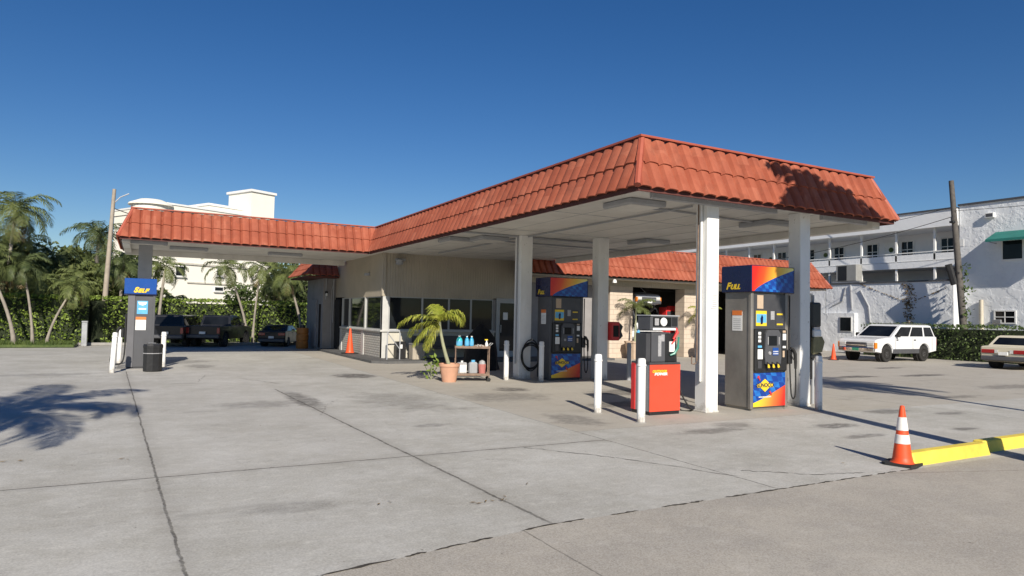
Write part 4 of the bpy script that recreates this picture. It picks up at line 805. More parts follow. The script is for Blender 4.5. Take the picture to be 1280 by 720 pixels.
# ------------------------------------------------------------------ potted palms
def pot(label,x,y,rt,rb,h,mat,seed,ph,L,nf,az0,lean,mt='palmy',sq=False,dl=1.7):
    t=thing('potted_palm',label,'potted palm',(x,y,0)); rnd=random.Random(seed); n=8 if sq else 28
    prof=[(rb,0),(rt*.97,h-.07),(rt*1.04,h-.068),(rt*1.05,h),(rt*.93,h),(rt*.9,h-.05),(.01,h-.05)]
    MB().lathe(prof,n).build('pot',m[mat],t,smooth=not sq); MB().lathe([(rt*.9,h-.055),(.01,h-.045)],n).build('soil',m['soil'],t)
    pts=[(lean[0]*(1-(1-s)**1.5)-lean[0]*0,lean[1]*s,h-.08+ph*s) for s in [i/7 for i in range(8)]]
    MB().tube(pts,[.05-.02*i/7 for i in range(8)],10).build('trunk',m['barkgreen'],t,smooth=True); cr=MB(); top=Vector(pts[-1])
    for k,(az,el,q,dr) in enumerate(az0): frond(cr,top,az,el,L*q,dr,30,.026,L*.36,rnd,1.3)
    cr.build('crown',m[mt],t); return t
r_=-YAW
pot('palm with yellow-green fronds in a round terracotta pot, left of the bottle cart',6.75,15.62,.25,.17,.45,'terra',3,1.1,1.08,8,
    [(r_+math.pi,.6,1.12,1.2),(r_+math.pi-.3,.15,.9,.9),(r_+math.pi+.35,-.35,.85,.6),(r_+math.pi+.7,-.75,.75,.4),(r_+math.pi+.2,-.2,.6,.8),(r_+.1,1.3,.85,2.0),(r_-.35,1.05,.8,1.9),(r_+.5,.95,.6,1.6),(r_+1.6,.9,.7,1.2),(r_-1.7,1.0,.5,1.2),(r_+2.2,1.4,.45,.5)],(-.28,0))
pt=[(a*.7,1.15-.3*(a%4),1,1.25) for a in range(11)]
pot('palm in a faceted pale clay pot against the left beige pier',17.85,22.3,.42,.28,.72,'paleterra',5,1.45,.95,9,pt,(.05,0),'palm',True)
pot('palm in a dark rusty pot at the right beige pier, partly behind the front column',21.45,22.2,.32,.26,.62,'rust',6,1.35,.9,9,pt,(.1,0),'palmy')
# small weeds behind the big pot
wd=MB(); rw=random.Random(4)
t=thing('leafy_plant','small leafy shrub growing behind the terracotta pot','plant',(6.55,16.3,0)); leaf_cloud(wd,rw,40,lambda:Vector((rw.gauss(0,.12),rw.gauss(0,.12),abs(rw.gauss(.32,.17)))),.07); wd.build('foliage',m['hedge'],t); st=MB(); [st.tube([(0,0,0),(rw.gauss(0,.1),rw.gauss(0,.1),.45)],.008,4) for _ in range(6)]; st.build('stem',m['barkgreen'],t)
# ------------------------------------------------------------------ cart and goods
def cart():
    t=thing('service_cart','rusty two-shelf cart holding blue bottles, beside the potted palm','cart',(7.42,15.75,0),R(-22))
    for x in (-.42,.42):
        for y in (-.22,.22):
            MB().tube([(x,y,.09),(x,y,.88)],.014,6).build('leg',m['rust'],t); q=MB(); q.lathe([(.005,-.02),(.05,-.018),(.05,.018),(.005,.02)],14,(x,y,.05),'y'); q.build('castor',m['rubber'],t)
    for z in (.14,.82):
        q=MB(); q.box(-.44,.44,-.24,.24,z,z+.02); q.box(-.44,.44,-.245,-.23,z+.02,z+.06); q.box(-.44,.44,.23,.245,z+.02,z+.06); q.build('shelf',m['rust'],t)
    MB().tube([(.42,-.22,.88),(.5,-.22,.95),(.5,.22,.95),(.42,.22,.88)],.012,6).build('handle',m['metal'],t)
    return t
ct=cart()
def on_cart(x,y,z):
    a=R(-22); return (7.42+x*math.cos(a)-y*math.sin(a),15.75+x*math.sin(a)+y*math.cos(a),z)
def bottle(x,y,mat,label,h=.28,r=.055,z=.841,cap='print'):
    t=thing('fluid_bottle',label,'bottle',on_cart(x,y,z),rr.uniform(0,3),'plastic fluid bottles on the cart')
    MB().lathe([(r*.92,0),(r,.01),(r,h*.6),(r*.8,h*.75),(r*.35,h*.87),(r*.33,h*.93)],16).build('bottle_body',m[mat],t,smooth=True); MB().lathe([(r*.4,h*.93),(r*.4,h),(r*.3,h+.003)],12).build('cap',m[cap],t)
    MB().lathe([(r+.001,h*.18),(r+.002,h*.2),(r+.002,h*.52),(r+.001,h*.54)],16).build('label_band',m['cyanp'],t); return t
bottle(-.33,-.08,'bottlecyan','turquoise bottle, leftmost on the top of the cart',.29,.08); bottle(-.14,-.1,'bottleblue','blue bottle in the middle of the three on the cart'); bottle(-.02,-.06,'bottleblue','blue bottle on the right of the three on the cart')
t=thing('spray_bottle','small white spray bottle at the right end of the cart top','spray bottle',on_cart(.36,-.05,.841)); MB().lathe([(.035,0),(.037,.1),(.015,.15),(.014,.18)],12).build('bottle_body',m['print'],t,smooth=True); MB().box(-.05,.03,-.012,.012,.18,.21).build('trigger_head',m['yellow'],t)
t=thing('oil_jug','white oil jug with label on the lower shelf of the cart','jug',on_cart(-.25,-.05,.161)); MB().box(-.12,.12,-.08,.08,0,.3,.03).build('jug_body',m['printg'],t); MB().lathe([(.03,.3),(.03,.34)],10).build('cap',m['print'],t); MB().box(-.09,.09,-.084,-.0805,.05,.24).build('label_patch',m['print'],t)
t=thing('oil_jug','grey jug with pale blue cap, middle of the lower shelf of the cart','jug',on_cart(.03,-.04,.161)); MB().box(-.11,.11,-.08,.08,0,.31,.04).build('jug_body',m['greypaint'],t); MB().lathe([(.05,.31),(.05,.36)],10).build('cap',m['cyanp'],t)
t=thing('rag_bucket','red bucket with a rag on the lower shelf of the cart','bucket',on_cart(.26,-.02,.161)); MB().lathe([(.08,0),(.1,.26),(.095,.26),(.02,.24)],16).build('bucket_body',mk('faded_red_plastic',(.45,.16,.14),.6),t); MB().lathe([(.09,.25),(.07,.33),(.02,.36)],9).build('rag',m['printg'],t)
t=thing('tool_tray','shallow tray of small tools and rags on the top of the cart','tray',on_cart(.2,0,.841)); MB().box(-.16,.12,-.12,.12,0,.03,.005).build('tray',m['sand'],t)
for k in range(6): MB().tube([(-.12+k*.04,-.1,.04),(-.1+k*.035,.08,.045+.01*(k%3))],.012,6).build('tool',m['rust' if k%2 else 'print'],t)
# covered stand behind the cart
t=thing('covered_stand','black cloth draped over a pointed stand behind the bottle cart','covered stand',(9.2,18.9,0)); q=MB()
n=18; rings=[(.55,0),(.5,.5),(.42,.95),(.24,1.22),(.1,1.36),(.02,1.42)]; rd=random.Random(2)
q.lathe(rings,n); q.v=[(v[0]*(1+.12*math.sin(i*2.3)),v[1]*(1+.12*math.cos(i*1.7)),v[2]) for i,v in enumerate(q.v)]; q.build('cloth',m['tarp'],t,smooth=True)
# long dark bench/display under the windows
t=thing('display_bench','low dark display bench against the shop wall under the windows','bench',(9.6,22.9,.08)); MB().box(-1.1,1.5,-.2,.2,.35,.42,.01).build('seat',m['pumpdark'],t)
for x in (-1.,1.4): MB().box(x-.04,x+.04,-.18,.18,0,.35).build('leg',m['pumpdark'],t)
MB().box(-1.1,1.5,.15,.2,.42,.8,.01).build('backrest',m['pumpdark'],t)
t=thing('cardboard_box','brown crate on the step left of the dark bench','crate',(8.5,22.6,.08)); MB().box(-.2,.25,-.2,.2,0,.55,.01).build('crate_body',m['siding'],t); MB().box(-.21,.26,-.21,.21,.5,.56,.01).build('lid',m['wingwall'],t)
# rail and bin by the shop corner
t=thing('handrail','short grey metal handrail at the shop corner','handrail',(7.55,22.6,.08)); q=MB(); q.tube([(-.1,0,0),(-.1,0,.92),(.0,0,.98),(.28,0,.98),(.35,0,.9),(.35,0,0)],.022,8); q.tube([(-.1,0,.92),(.35,0,.35)],.015,6); q.build('rail',m['greypaint'],t,smooth=True)
t=thing('waste_bin','small black bin with a white cup on it against the lit wall beside the handrail','bin',(8.05,23.0,.08)); MB().box(-.17,.17,-.15,.15,0,.6,.02).build('bin_body',m['black'],t); MB().box(-.07,.03,-.16,-.151,.36,.5).build('sticker',m['print'],t)
t=thing('waste_bin','black ribbed bin standing right of the SELF pump','bin',(.34,20.45,.0)); MB().lathe([(.2,0),(.235,.02),(.24,.62),(.25,.62),(.25,.68),(.23,.72),(.05,.74)],10,a0=.3).build('bin_body',m['black'],t); MB().lathe([(.243,.47),(.247,.475),(.247,.485),(.243,.49)],10,a0=.3).build('band',m['printg'],t); MB().box(-.12,.06,-.06,.06,.742,.748).build('lid_flap',m['greypaint'],t)
# coiled hose on column
t=thing('coiled_hose','black air hose coiled and hung on the white column beside the shaded pump','hose',(9.08,15.72,.0)); q=MB(); 
for k in range(5):
    r=.26+.03*rd.uniform(-1,1); cx=rd.uniform(-.02,.03); cz=.62+rd.uniform(-.05,.03); hz=.36+.05*rd.uniform(-1,1); yy=-.02-.02*k
    q.tube([(cx+r*math.cos(a),yy+.01*math.sin(a*3),cz+hz*math.sin(a)) for a in [2*math.pi*i/30 for i in range(31)]],.016,6)
q.build('hose_coil',m['rubber'],t,smooth=True); MB().tube([(-.02,.05,1.0),(-.02,-.16,1.02),(-.02,-.18,1.07)],.014,6).build('hook',m['metal'],t)
# extinguisher cabinet
t=thing('extinguisher_cabinet','red fire extinguisher cabinet on the side of the shaded right back column','extinguisher',(11.2,14.92,1.05)); MB().box(-.12,.14,-.12,.1,0,.5,.02).build('cabinet_body',m['redp'],t); MB().box(-.08,.10,-.126,-.121,.1,.4).build('window',m['glass'],t); MB().prism([(.14,.02),(.26,.12),(.2,.25),(.26,.38),(.14,.48)],'y',-.1,.05).build('side_bag',m['black'],t)
# windshield station right of column 2
t=thing('windshield_station','black paper towel and squeegee unit hanging behind the front right bollard','service unit',(12.05,9.35,0)); MB().tube([(0,0,0),(0,0,2.2)],.03,8).build('post',m['greypaint'],t)
MB().box(-.16,.12,-.12,.12,1.55,2.05,.03).build('towel_box',m['black'],t); MB().box(-.12,.1,-.14,.1,1.35,1.5,.02).build('white_canister',m['print'],t); q=MB(); q.prism([(-.16,1.0),(.12,1.05),(.2,1.25),(.12,1.36),(-.14,1.34)],'y',-.13,.1); q.build('cloth_bundle',m['khaki'],t); MB().box(-.17,.14,-.12,.12,.92,1.03,.02).build('bucket',m['black'],t); MB().box(-.17,-.1,-.08,.05,.5,2.0,.01).build('cover_strip',m['tarp'],t)
# hose reel with red handles between column 1 and pump A
t=thing('hose_stand','red valve and hoses on a thin stand between the front column and the FULL pump','hose stand',(9.72,10.1,0)); MB().tube([(0,0,0),(0,0,1.3)],.025,8).build('post',m['metal'],t); q=MB(); 
for k in range(4): q.tube([(.06*math.cos(a+k),-.03,.9-k*.14+.1*math.sin(a)) for a in [2*math.pi*i/14 for i in range(15)]],.018,6)
q.build('red_hose',m['redp'],t,smooth=True); MB().box(-.06,.06,-.06,.04,.45,.55,.01).build('valve_box',m['print'],t); MB().box(-.07,.07,-.05,.05,1.2,1.4,.02).build('blue_top',m['navy'],t)
# orange barrel behind sedan
t=thing('barrel','orange plastic barrel standing at the end of the left wing wall','barrel',(6.45,31.6,0)); MB().lathe([(.24,0),(.27,.05),(.27,.3),(.25,.32),(.25,.36),(.27,.38),(.27,.62),(.25,.64),(.25,.68),(.27,.7),(.26,.92),(.1,.94)],20).build('barrel_body',m['barrel'],t,smooth=True); MB().lathe([(.12,.94),(.12,1.05),(.02,1.07)],12).build('lid',m['black'],t)
t=thing('utility_box','pale grey utility post in front of the left hedge','utility post',(-2.05,34.3,0)); MB().box(-.11,.11,-.09,.09,0,1.0,.02).build('casing',m['steel'],t); MB().box(-.12,.12,-.1,.1,1.0,1.08,.02).build('lid',m['steel'],t)
# ------------------------------------------------------------------ poles and cables
t=thing('utility_pole','weathered concrete utility pole left of the canopy among the palms','utility pole',(-1.5,36.2,0)); MB().tube([(0,0,-.0),(.25,0,7.1)],[.13,.075],10).build('shaft',m['cpole'],t,smooth=True)
MB().tube([(.22,0,6.4),(.5,0,6.75),(.85,0,6.95)],.03,6).build('lamp_arm',m['greypaint'],t)
t=thing('utility_pole','dark wooden utility pole in front of the motel','utility pole',(34.9,18.55,0)); MB().tube([(.0,0,0),(-.1,.25,4.2),(-.25,.5,8.7)],[.17,.145,.11],10).build('shaft',m['wood'],t,smooth=True)
q=MB(); rv=random.Random(8); leaf_cloud(q,rv,150,lambda:Vector((rv.gauss(.0,.11),rv.gauss(.0,.14),rv.uniform(.3,4.6))),.11); q.build('climbing_vine',m['hedgedk'],t); MB().tube([(-.2,.4,3.6),(-.35,.6,4.6)],.16,8).build('splice_case',m['black'],t)
q=MB(); q.box(-.45,-.05,.3,.5,6.6,6.7,.01); q.lathe([(.04,0),(.05,.15),(.02,.2)],8,(-.4,.4,6.7)); q.build('insulator',m['black'],t)
def cable(a,b,sag,label,r=.014):
    pts=[Vector(a).lerp(Vector(b),i/24)-Vector((0,0,sag*4*(i/24)*(1-i/24))) for i in range(25)]
    o=MB().tube(pts,r,5).build('overhead_cable',m['rubber']); tag(o,label,'cable','overhead cables')
cable((34.5,18.95,6.9),(29.0,30,4.7),.4,'overhead cable sagging from the wooden pole towards the garage roof',.016)
cable((34.6,19.0,7.4),(36.2,30,7.1),.25,'overhead cable running from the wooden pole along the motel',.012)
cable((-1.2,36.2,6.2),(9.,59,7.5),.5,'overhead cable from the concrete pole to the cream hotel',.02)
cable((34.6,19.0,7.2),(36.2,8,7.5),.2,'overhead cable leaving the wooden pole to the right',.012)
# ------------------------------------------------------------------ motel on the right
def motel():
    t=thing('motel','two-storey white motel with a long railed balcony and teal awning','building',(38,20,0)); o=t.location; XW=36.0
    w=MB(); w.box(XW+2.0,XW+2.3,19.45,48,0,7.55); w.build('balcony_back_wall',m['motel'],t,o)
    w=MB(); w.box(XW,XW+9,5,19.4,0,7.62); wb=w.build('end_block',m['stucco'],t,o)
    MB().box(XW-.06,XW+9,5,19.45,7.62,7.72).build('roof_edge',m['charcoal'],t,o)
    w=MB(); w.box(XW-.25,XW+9,19.46,48,6.66,7.5,.0); w.build('roof_fascia',m['motel'],t,o); MB().box(XW-.3,XW+9,19.46,48,7.5,7.58).build('roof_edge',m['charcoal'],t,o)
    w=MB(); w.box(XW-.05,XW+2,19.46,48,4.62,4.95,.0); w.build('balcony_slab',m['motel'],t,o)
    w=MB(); w.box(XW,XW+.06,19.46,48,5.02,5.34); w.build('balcony_panel',m['motel'],t,o); r=MB(); r.box(XW-.02,XW+.08,19.46,48,5.42,5.47); r.box(XW-.02,XW+.08,19.46,48,4.98,5.02); r.build('balcony_rail',m['white'],t,o)
    for k in range(12):
        y=20.6+k*2.05; 
        MB().box(XW-.0,XW+.1,y,y+.1,4.95,6.66).build('balcony_post',m['white'],t,o); MB().box(XW-.0,XW+.1,y,y+.1,0,4.62).build('lower_post',m['white'],t,o)
    def win(y,z,wd,h,xx=XW+2.0,cross=True):
        f=MB(); e=.06; f.box(xx-.05,xx-.005,y,y+wd,z,z+e); f.box(xx-.05,xx-.005,y,y+wd,z+h-e,z+h); f.box(xx-.05,xx-.005,y,y+e,z+e,z+h-e); f.box(xx-.05,xx-.005,y+wd-e,y+wd,z+e,z+h-e)
        if cross: f.box(xx-.045,xx-.01,y+wd/2-.02,y+wd/2+.02,z+e,z+h-e); f.box(xx-.045,xx-.01,y+e,y+wd/2-.02,z+h/2-.02,z+h/2+.02); f.box(xx-.045,xx-.01,y+wd/2+.02,y+wd-e,z+h/2-.02,z+h/2+.02)
        ff=f.build('window',m['white'],t,o); MB().box(xx-.025,xx-.006,y+e,y+wd-e,z+e,z+h-e).build('pane',m['glass'],ff,o)
    for k in range(5):
        y=20.7+k*4.3
        win(y,5.35,.75,1.0); win(y+2.2,5.35,.75,1.0)
        d=MB().box(XW+1.93,XW+1.995,y+3.1,y+3.9,4.96,6.35).build('room_door',m['white'],t,o); q=MB(); q.lathe([(.005,-.02),(.14,-.02),(.14,0),(.005,.001)],14,(XW+1.93,y+3.5,5.9),'x'); q.build('door_wreath',m['hedgedk'],d,o)
        win(y,3.2,.75,.9); win(y+2.2,3.2,.75,.9)
    # end block details
    q=MB(); q.box(XW-.02,XW+.05,19.2,19.5,5.6,5.95); q.build('wall_bracket',m['white'],t,o)
    v=MB().box(XW-.18,XW-.001,17.75,18.15,6.86,7.1,.01).build('roof_vent',m['white'],t,o); MB().box(XW-.185,XW-.1805,17.8,18.1,6.9,7.06).build('grille',m['charcoal'],v,o)
    win(16.55,4.75,.95,1.0,XW,False); win(16.9,1.75,.95,.65,XW,True)
    # sloping teal awning with closed end
    a=MB(); y0,y1=13.8,17.75; a.add([(XW,y0,6.15),(XW,y1,6.15),(XW-.95,y1,5.72),(XW-.95,y0,5.72),(XW-.95,y1,5.6),(XW-.95,y0,5.6),(XW-.0,y1,6.05),(XW,y0,6.05)],[(0,1,2,3),(3,2,4,5),(5,4,6,7),(0,3,5,7)]); aw=a.build('awning',m['awning'],t,o)
    b=MB(); b.tube([(XW,y1-.02,5.6),(XW-.9,y1-.02,5.65)],.02,6); b.tube([(XW,y0,5.6),(XW-.9,y0,5.65)],.02,6); b.build('awning_arm',m['steel'],aw,o)
    MB().tube([(XW-.14,18.35,0),(XW-.14,18.35,2.9)],.09,10).build('downpipe',m['pvc'],t,o,smooth=True)
    MB().box(XW-.12,XW-.02,17.5,17.9,1.75,1.95,.02).build('gas_meter',m['steel'],t,o)
    return t
motel()
t=thing('boundary_building','low white stucco wall building with flat roof in front of the motel','building',(35.6,24,0)); o=t.location
MB().box(35.45,35.99,19.41,26.6,0,3.85).build('stucco_wall',m['stucco'],t,o); MB().box(35.4,35.99,19.41,26.65,3.85,3.93).build('roof_edge',m['charcoal'],t,o)
MB().box(35.2,35.45,24.6,26.8,0,2.2).build('side_room',m['stucco'],t,o); f=MB().box(35.16,35.2,24.75,25.5,1.15,2.0).build('window',m['white'],t,o); MB().box(35.14,35.159,24.8,25.45,1.2,1.95).build('pane',m['glass'],f,o)
MB().box(35.45,35.99,26.66,34,0,3.6).build('back_wall',m['stucco'],t,o)
q=MB(); q.tube([(35.41,23.8,1.7),(35.41,23.9,2.6),(35.41,24.4,3.5)],.04,6); q.tube([(35.41,24.9,2.4),(35.41,25.0,3.8)],.05,6); q.tube([(35.41,26.2,2.6),(35.41,25.5,2.9),(35.41,25.3,3.7)],.03,6); q.build('old_pipe',m['greypaint'],t,o,smooth=True)
# dark water stain with a shape of its own is a strip of dried creeper on the wall
q=MB(); leaf_cloud(q,rv,260,lambda:Vector((35.43,rv.gauss(21.65,.16),rv.uniform(1.6,3.8))),.07); leaf_cloud(q,rv,120,lambda:(lambda s:Vector((35.43,21.65+s*1.9,2.75+abs(s)*.75)))(rv.uniform(-1,1.5)),.05); q.build('dried_creeper',m['deadleaf'],t,o)
# two roof-top machines
t=thing('air_conditioner','boxy grey air conditioner on the low white building, right of the garage roof','air conditioner',(35.7,25.4,2.62)); MB().box(-.27,.27,-.75,.55,1.4,2.35,.03).build('casing',m['acgrey'],t); MB().box(-.28,-.275,-.15,.4,1.45,2.28).build('louvre',m['black'],t); [MB().box(a,a+.06,b,b+.06,1.31,1.39).build('stand_leg',m['steel'],t) for a in (-.25,.2) for b in (-.6,.4)]; MB().box(-.28,.28,-.95,.8,1.32,1.38).build('drip_tray',m['steel'],t)
t=thing('ladder','faded red ladder end rising above the right end of the garage roof','ladder',(29.2,23.6,3.4)); 
for s in (-.13,.13): MB().tube([(0,s,0),(.1,s,2.05)],.03,6).build('side_rail',mk('faded_red_paint',(.5,.25,.22),.7),t)
for k in range(6): MB().tube([(.03+k*.015,-.13,.4+k*.3),(.03+k*.015,.13,.4+k*.3)],.02,6).build('rung',m['steel'],t)
# ------------------------------------------------------------------ cream hotel on the left
def hotel():
    # local frame: x along the facade away to the right, y inward
    t=thing('hotel','cream multi-storey hotel with an elevator tower behind the palms','building',(1.7,65,0),R(27.3)); L=10.5
    def B(name,*a,mat='cream',par=t,b=0): return MB().box(*a,b).build(name,m[mat],par)
    B('wall',0,L,0,9,0,10.1); B('parapet',-.1,L-2.5,-.12,9,10.1,10.55,mat='cream'); B('parapet_cap',-.15,L-2.5,-.2,9,10.55,10.7,mat='white')
    B('ledge',0,L,-.12,-.001,8.3,8.45,mat='creamtrim'); B('ledge',0,L,-.12,-.001,5.55,5.7,mat='creamtrim'); B('ledge',2.0,8.4,-.1,-.001,3.95,4.07,mat='creamtrim')
    for x,z,w_,h in [(5.6,9.35,.9,.5),(4.75,4.75,.5,.75),(4.6,3.35,.9,.42),(.9,4.5,.9,.9),(.9,7,.9,1.)]:
        f=B('window',x,x+w_,-.05,-.001,z,z+h,mat='white'); B('pane',x+.06,x+w_-.06,-.07,-.051,z+.06,z+h-.06,mat='glass',par=f); B('sill',x-.1,x+w_+.1,-.2,-.051,z-.1,z-.02,mat='white',par=f)
    B('elevator_tower',L-2.5,L+.05,-.15,3.5,10.1,12.95); B('tower_cap',L-2.65,L+.2,-.3,3.7,12.95,13.17,mat='white'); B('penthouse',4.4,L-2.51,1.0,5,10.7,11.2); B('penthouse_cap',4.3,L-2.51,.9,5.1,11.2,11.4,mat='white')
    q=MB(); q.lathe([(1.3,9.4),(1.45,9.5),(1.5,10.3),(1.75,10.35),(1.7,10.5),(.9,10.85),(.1,10.95)],28,(-.9,.9,0)); q.build('bow_roof',m['cream'],t,smooth=True)
    return t
hotel()
# ------------------------------------------------------------------ vehicles
def arch(cx,r,zb,n=8): return [(cx+r*math.cos(math.pi-math.pi*i/n),max(zb,zb+(r)*math.sin(math.pi*i/n)*1.0)) for i in range(n+1)]
def vehicle(name,label,cat,loc,rz,L,Wd,paint,top,cab,wb,wr,front=.9,zb=.3,belt=None,sc=1,tail='wide',group=None,grille=False,glassm='carglass',pickup=False,roofrack=False,plate='print',lower=None,bump='charcoal'):
    """x forward; top: list (x,z) of body upper outline from rear to front; cab: (x_rear_base,x_rear_top,x_front_top,x_front_base,z_base,z_roof)"""
    t=thing(name,label,cat,loc,rz,group,sc); h=Wd/2; fx=L/2-front; rx=fx-wb; ar=wr*1.18
    prof=[(-L/2+.04,zb+.08)]+[( rx-ar,zb)]+arch(rx,ar,zb)[1:-1]+[(rx+ar,zb),(fx-ar,zb)]+arch(fx,ar,zb)[1:-1]+[(fx+ar,zb),(L/2-.04,zb+.06)]+[(x,z) for x,z in reversed(top)]
    MB().prism(prof,'y',-h,h,.035,.05).build('body',m[paint],t)
    xr0,xr1,xf1,xf0,z0,z1=cab; ti=.12
    # cabin: pillars and roof
    def P(x,y,z): return (x,y,z)
    hb=h-.05; ht=h-ti-.04
    vs=[P(xr0,-hb,z0),P(xf0,-hb,z0),P(xf0,hb,z0),P(xr0,hb,z0), P(xr1,-ht,z1-.05),P(xf1,-ht,z1-.05),P(xf1,ht,z1-.05),P(xr1,ht,z1-.05),P(xr1+.08,-ht+.1,z1),P(xf1-.1,-ht+.1,z1),P(xf1-.1,ht-.1,z1),P(xr1+.08,ht-.1,z1)]
    MB().add(vs,[(0,1,5,4),(1,2,6,5),(2,3,7,6),(3,0,4,7),(4,5,9,8),(5,6,10,9),(6,7,11,10),(7,4,8,11),(8,9,10,11),(0,3,2,1)]).build('cabin',m[paint],t)
    def lerp(a,b,s): return tuple(a[i]+(b[i]-a[i])*s for i in range(3))
    def pane(A,B,C_,D,u0,u1,v0,v1,nrm,nm):
        q=[]
        for u,v in ((u0,v0),(u1,v0),(u1,v1),(u0,v1)):
            p=lerp(lerp(A,B,u),lerp(D,C_,u),v); q.append(tuple(p[i]+nrm[i]*.012 for i in range(3)))
        return MB().quad(*q).build(nm,m[glassm],t)
    pane(vs[1],vs[2],vs[6],vs[5],.06,.94,.08,.93,(1,0,.5),'windscreen'); pane(vs[3],vs[0],vs[4],vs[7],.08,.92,.15,.9,(-1,0,.3),'rear_window')
    nwin=[(.05,.46),(.50,.93)] if pickup else ([(.03,.25),(.29,.60),(.63,.95)] if z1>1.6 else [(.08,.50),(.54,.93)])
    for u0,u1 in nwin:
        pane(vs[0],vs[1],vs[5],vs[4],u0,u1,.1,.88,(0,-1,.2),'side_window'); pane(vs[2],vs[3],vs[7],vs[6],1-u1,1-u0,.1,.88,(0,1,.2),'side_window')
    for cx in (fx,rx):
        for s in (-1,1):
            w_=thing('wheel',None,None,(cx,s*(h-.12),wr)); w_.parent=t
            if 'label' in w_: pass
            MB().lathe([(wr*.62,-.1),(wr*.93,-.11),(wr,-.08),(wr,.08),(wr*.93,.11),(wr*.62,.1)],24,axis='y').build('tyre',m['tyre'],w_,smooth=True)
            rm=MB(); rm.lathe([(.01,s*.05),(wr*.16,s*.065),(wr*.18,s*.04),(wr*.42,s*.02),(wr*.5,s*.085),(wr*.54,s*.1),(wr*.6,s*.1),(wr*.6,s*.02)],20,axis='y'); rm.build('rim',m['alloy'],w_,smooth=True)
            sp=MB()
            for k in range(5):
                a=k*2*math.pi/5; sp.tube([(math.cos(a)*wr*.15,s*.08,math.sin(a)*wr*.15),(math.cos(a)*wr*.5,s*.06,math.sin(a)*wr*.5)],wr*.075,5)
            sp.build('spokes',m['alloy'],w_)
            MB().lathe([(ar*.97,-.16),(ar*.97,.05)],16,(cx,s*(h-.2),wr+0),'y').build('wheel_well',m['dark'],t)
    zf=top[-2][1]; zr=top[1][1]
    b=bump
    MB().box(L/2-.06,L/2+.07,-h+.03,h-.03,zb+.05,zb+.27,.04).build('front_bumper',m[b],t); MB().box(-L/2-.09,-L/2+.05,-h+.03,h-.03,zb+.08,zb+.28,.04).build('rear_bumper',m[b],t)
    if grille:
        g_=MB().box(L/2-.03,L/2+.02,-.52,.52,zf-.36,zf-.08,.01).build('grille',m['charcoal'],t); MB().box(L/2+.021,L/2+.035,-.52,.52,zf-.235,zf-.2).build('grille_bar',m['chrome'],g_)
        for s in (-1,1):
            MB().box(L/2-.05,L/2+.022,min(s*.55,s*(h-.08)),max(s*.55,s*(h-.08)),zf-.22,zf-.08,.015).build('headlight',m['headlight'],t); MB().box(L/2-.05,L/2+.022,min(s*.55,s*(h-.08)),max(s*.55,s*(h-.08)),zf-.36,zf-.24,.015).build('headlight',m['headlight'],t)
            MB().box(L/2-.16,L/2+.0,min(s*(h-.075),s*(h+.012)),max(s*(h-.075),s*(h+.012)),zf-.36,zf-.08,.01).build('corner_lamp',m['amber'],t)
    else:
        for s in (-1,1): MB().box(L/2-.1,L/2+.01,min(s*.45,s*(h-.06)),max(s*.45,s*(h-.06)),zf-.2,zf-.06,.02).build('headlight',m['headlight'],t)
        MB().box(L/2-.02,L/2+.01,-.4,.4,zf-.22,zf-.1).build('grille',m['charcoal'],t)
    for s in (-1,1):
        if tail=='wide': a,b2=(s*.35,s*(h-.04)); zz=(zr-.26,zr-.1)
        elif tail=='tall': a,b2=(s*(h-.17),s*(h-.01)); zz=(zr-.42,zr-.08)
        else: a,b2=(s*.42,s*(h-.03)); zz=(zr-.24,zr-.07)
        MB().box(-L/2-.02,-L/2+.08,min(a,b2),max(a,b2),zz[0],zz[1],.015).build('tail_light',m['taillight'],t)
        if tail=='wide': MB().box(-L/2-.024,-L/2+.0,min(s*.22,s*.34),max(s*.22,s*.34),zr-.25,zr-.11).build('reversing_light',m['headlight'],t)
    MB().box(-L/2-.1,-L/2-.02,-.17,.17,zb+.32,zb+.46).build('rear_plate',m['print'],t)
    MB().box(L/2+.071,L/2+.08,-.17,.17,zb+.1,zb+.23).build('front_plate',m[plate],t)
    for s in (-1,1):
        mi=MB(); mi.box(xf0-.42,xf0-.28,min(s*(h),s*(h+.18)),max(s*(h),s*(h+.18)),z0+.02,z0+.2,.03); mi.build('wing_mirror',m['black'],t)
        nd=[xr0+.35,(xr0+xf0)/2+.15,xf0-.25] if not pickup else [xr0+.1,(xr0+xf0)/2,xf0-.2]
        sm_=MB()
        for x in nd: sm_.box(x-.006,x+.006,min(s*(h-.003),s*(h+.003)),max(s*(h-.003),s*(h+.003)),zb+.12,z0-.02)
        sm_.build('door_seams',m['dark'],t)
        for x in nd[1:]: MB().box(x-1.0+.12 if False else x-.22,x-.08,min(s*(h),s*(h+.03)),max(s*(h),s*(h+.03)),z0-.14,z0-.09,.01).build('door_handle',m['black'],t)
        if lower: MB().box(rx+ar,fx-ar,min(s*(h-.02),s*(h+.012)),max(s*(h-.02),s*(h+.012)),zb-.02,zb+.2,.01).build('side_cladding',m[lower],t)
    if roofrack:
        for s in (-1,1): MB().box(xr1+.2,xf1-.3,s*(ht-.12)-.02,s*(ht-.12)+.02,z1+.03,z1+.06).build('roof_rail',m['charcoal'],t)
    return t
def heading(az): return R(90-az)      # azimuth clockwise from +Y of the car's nose
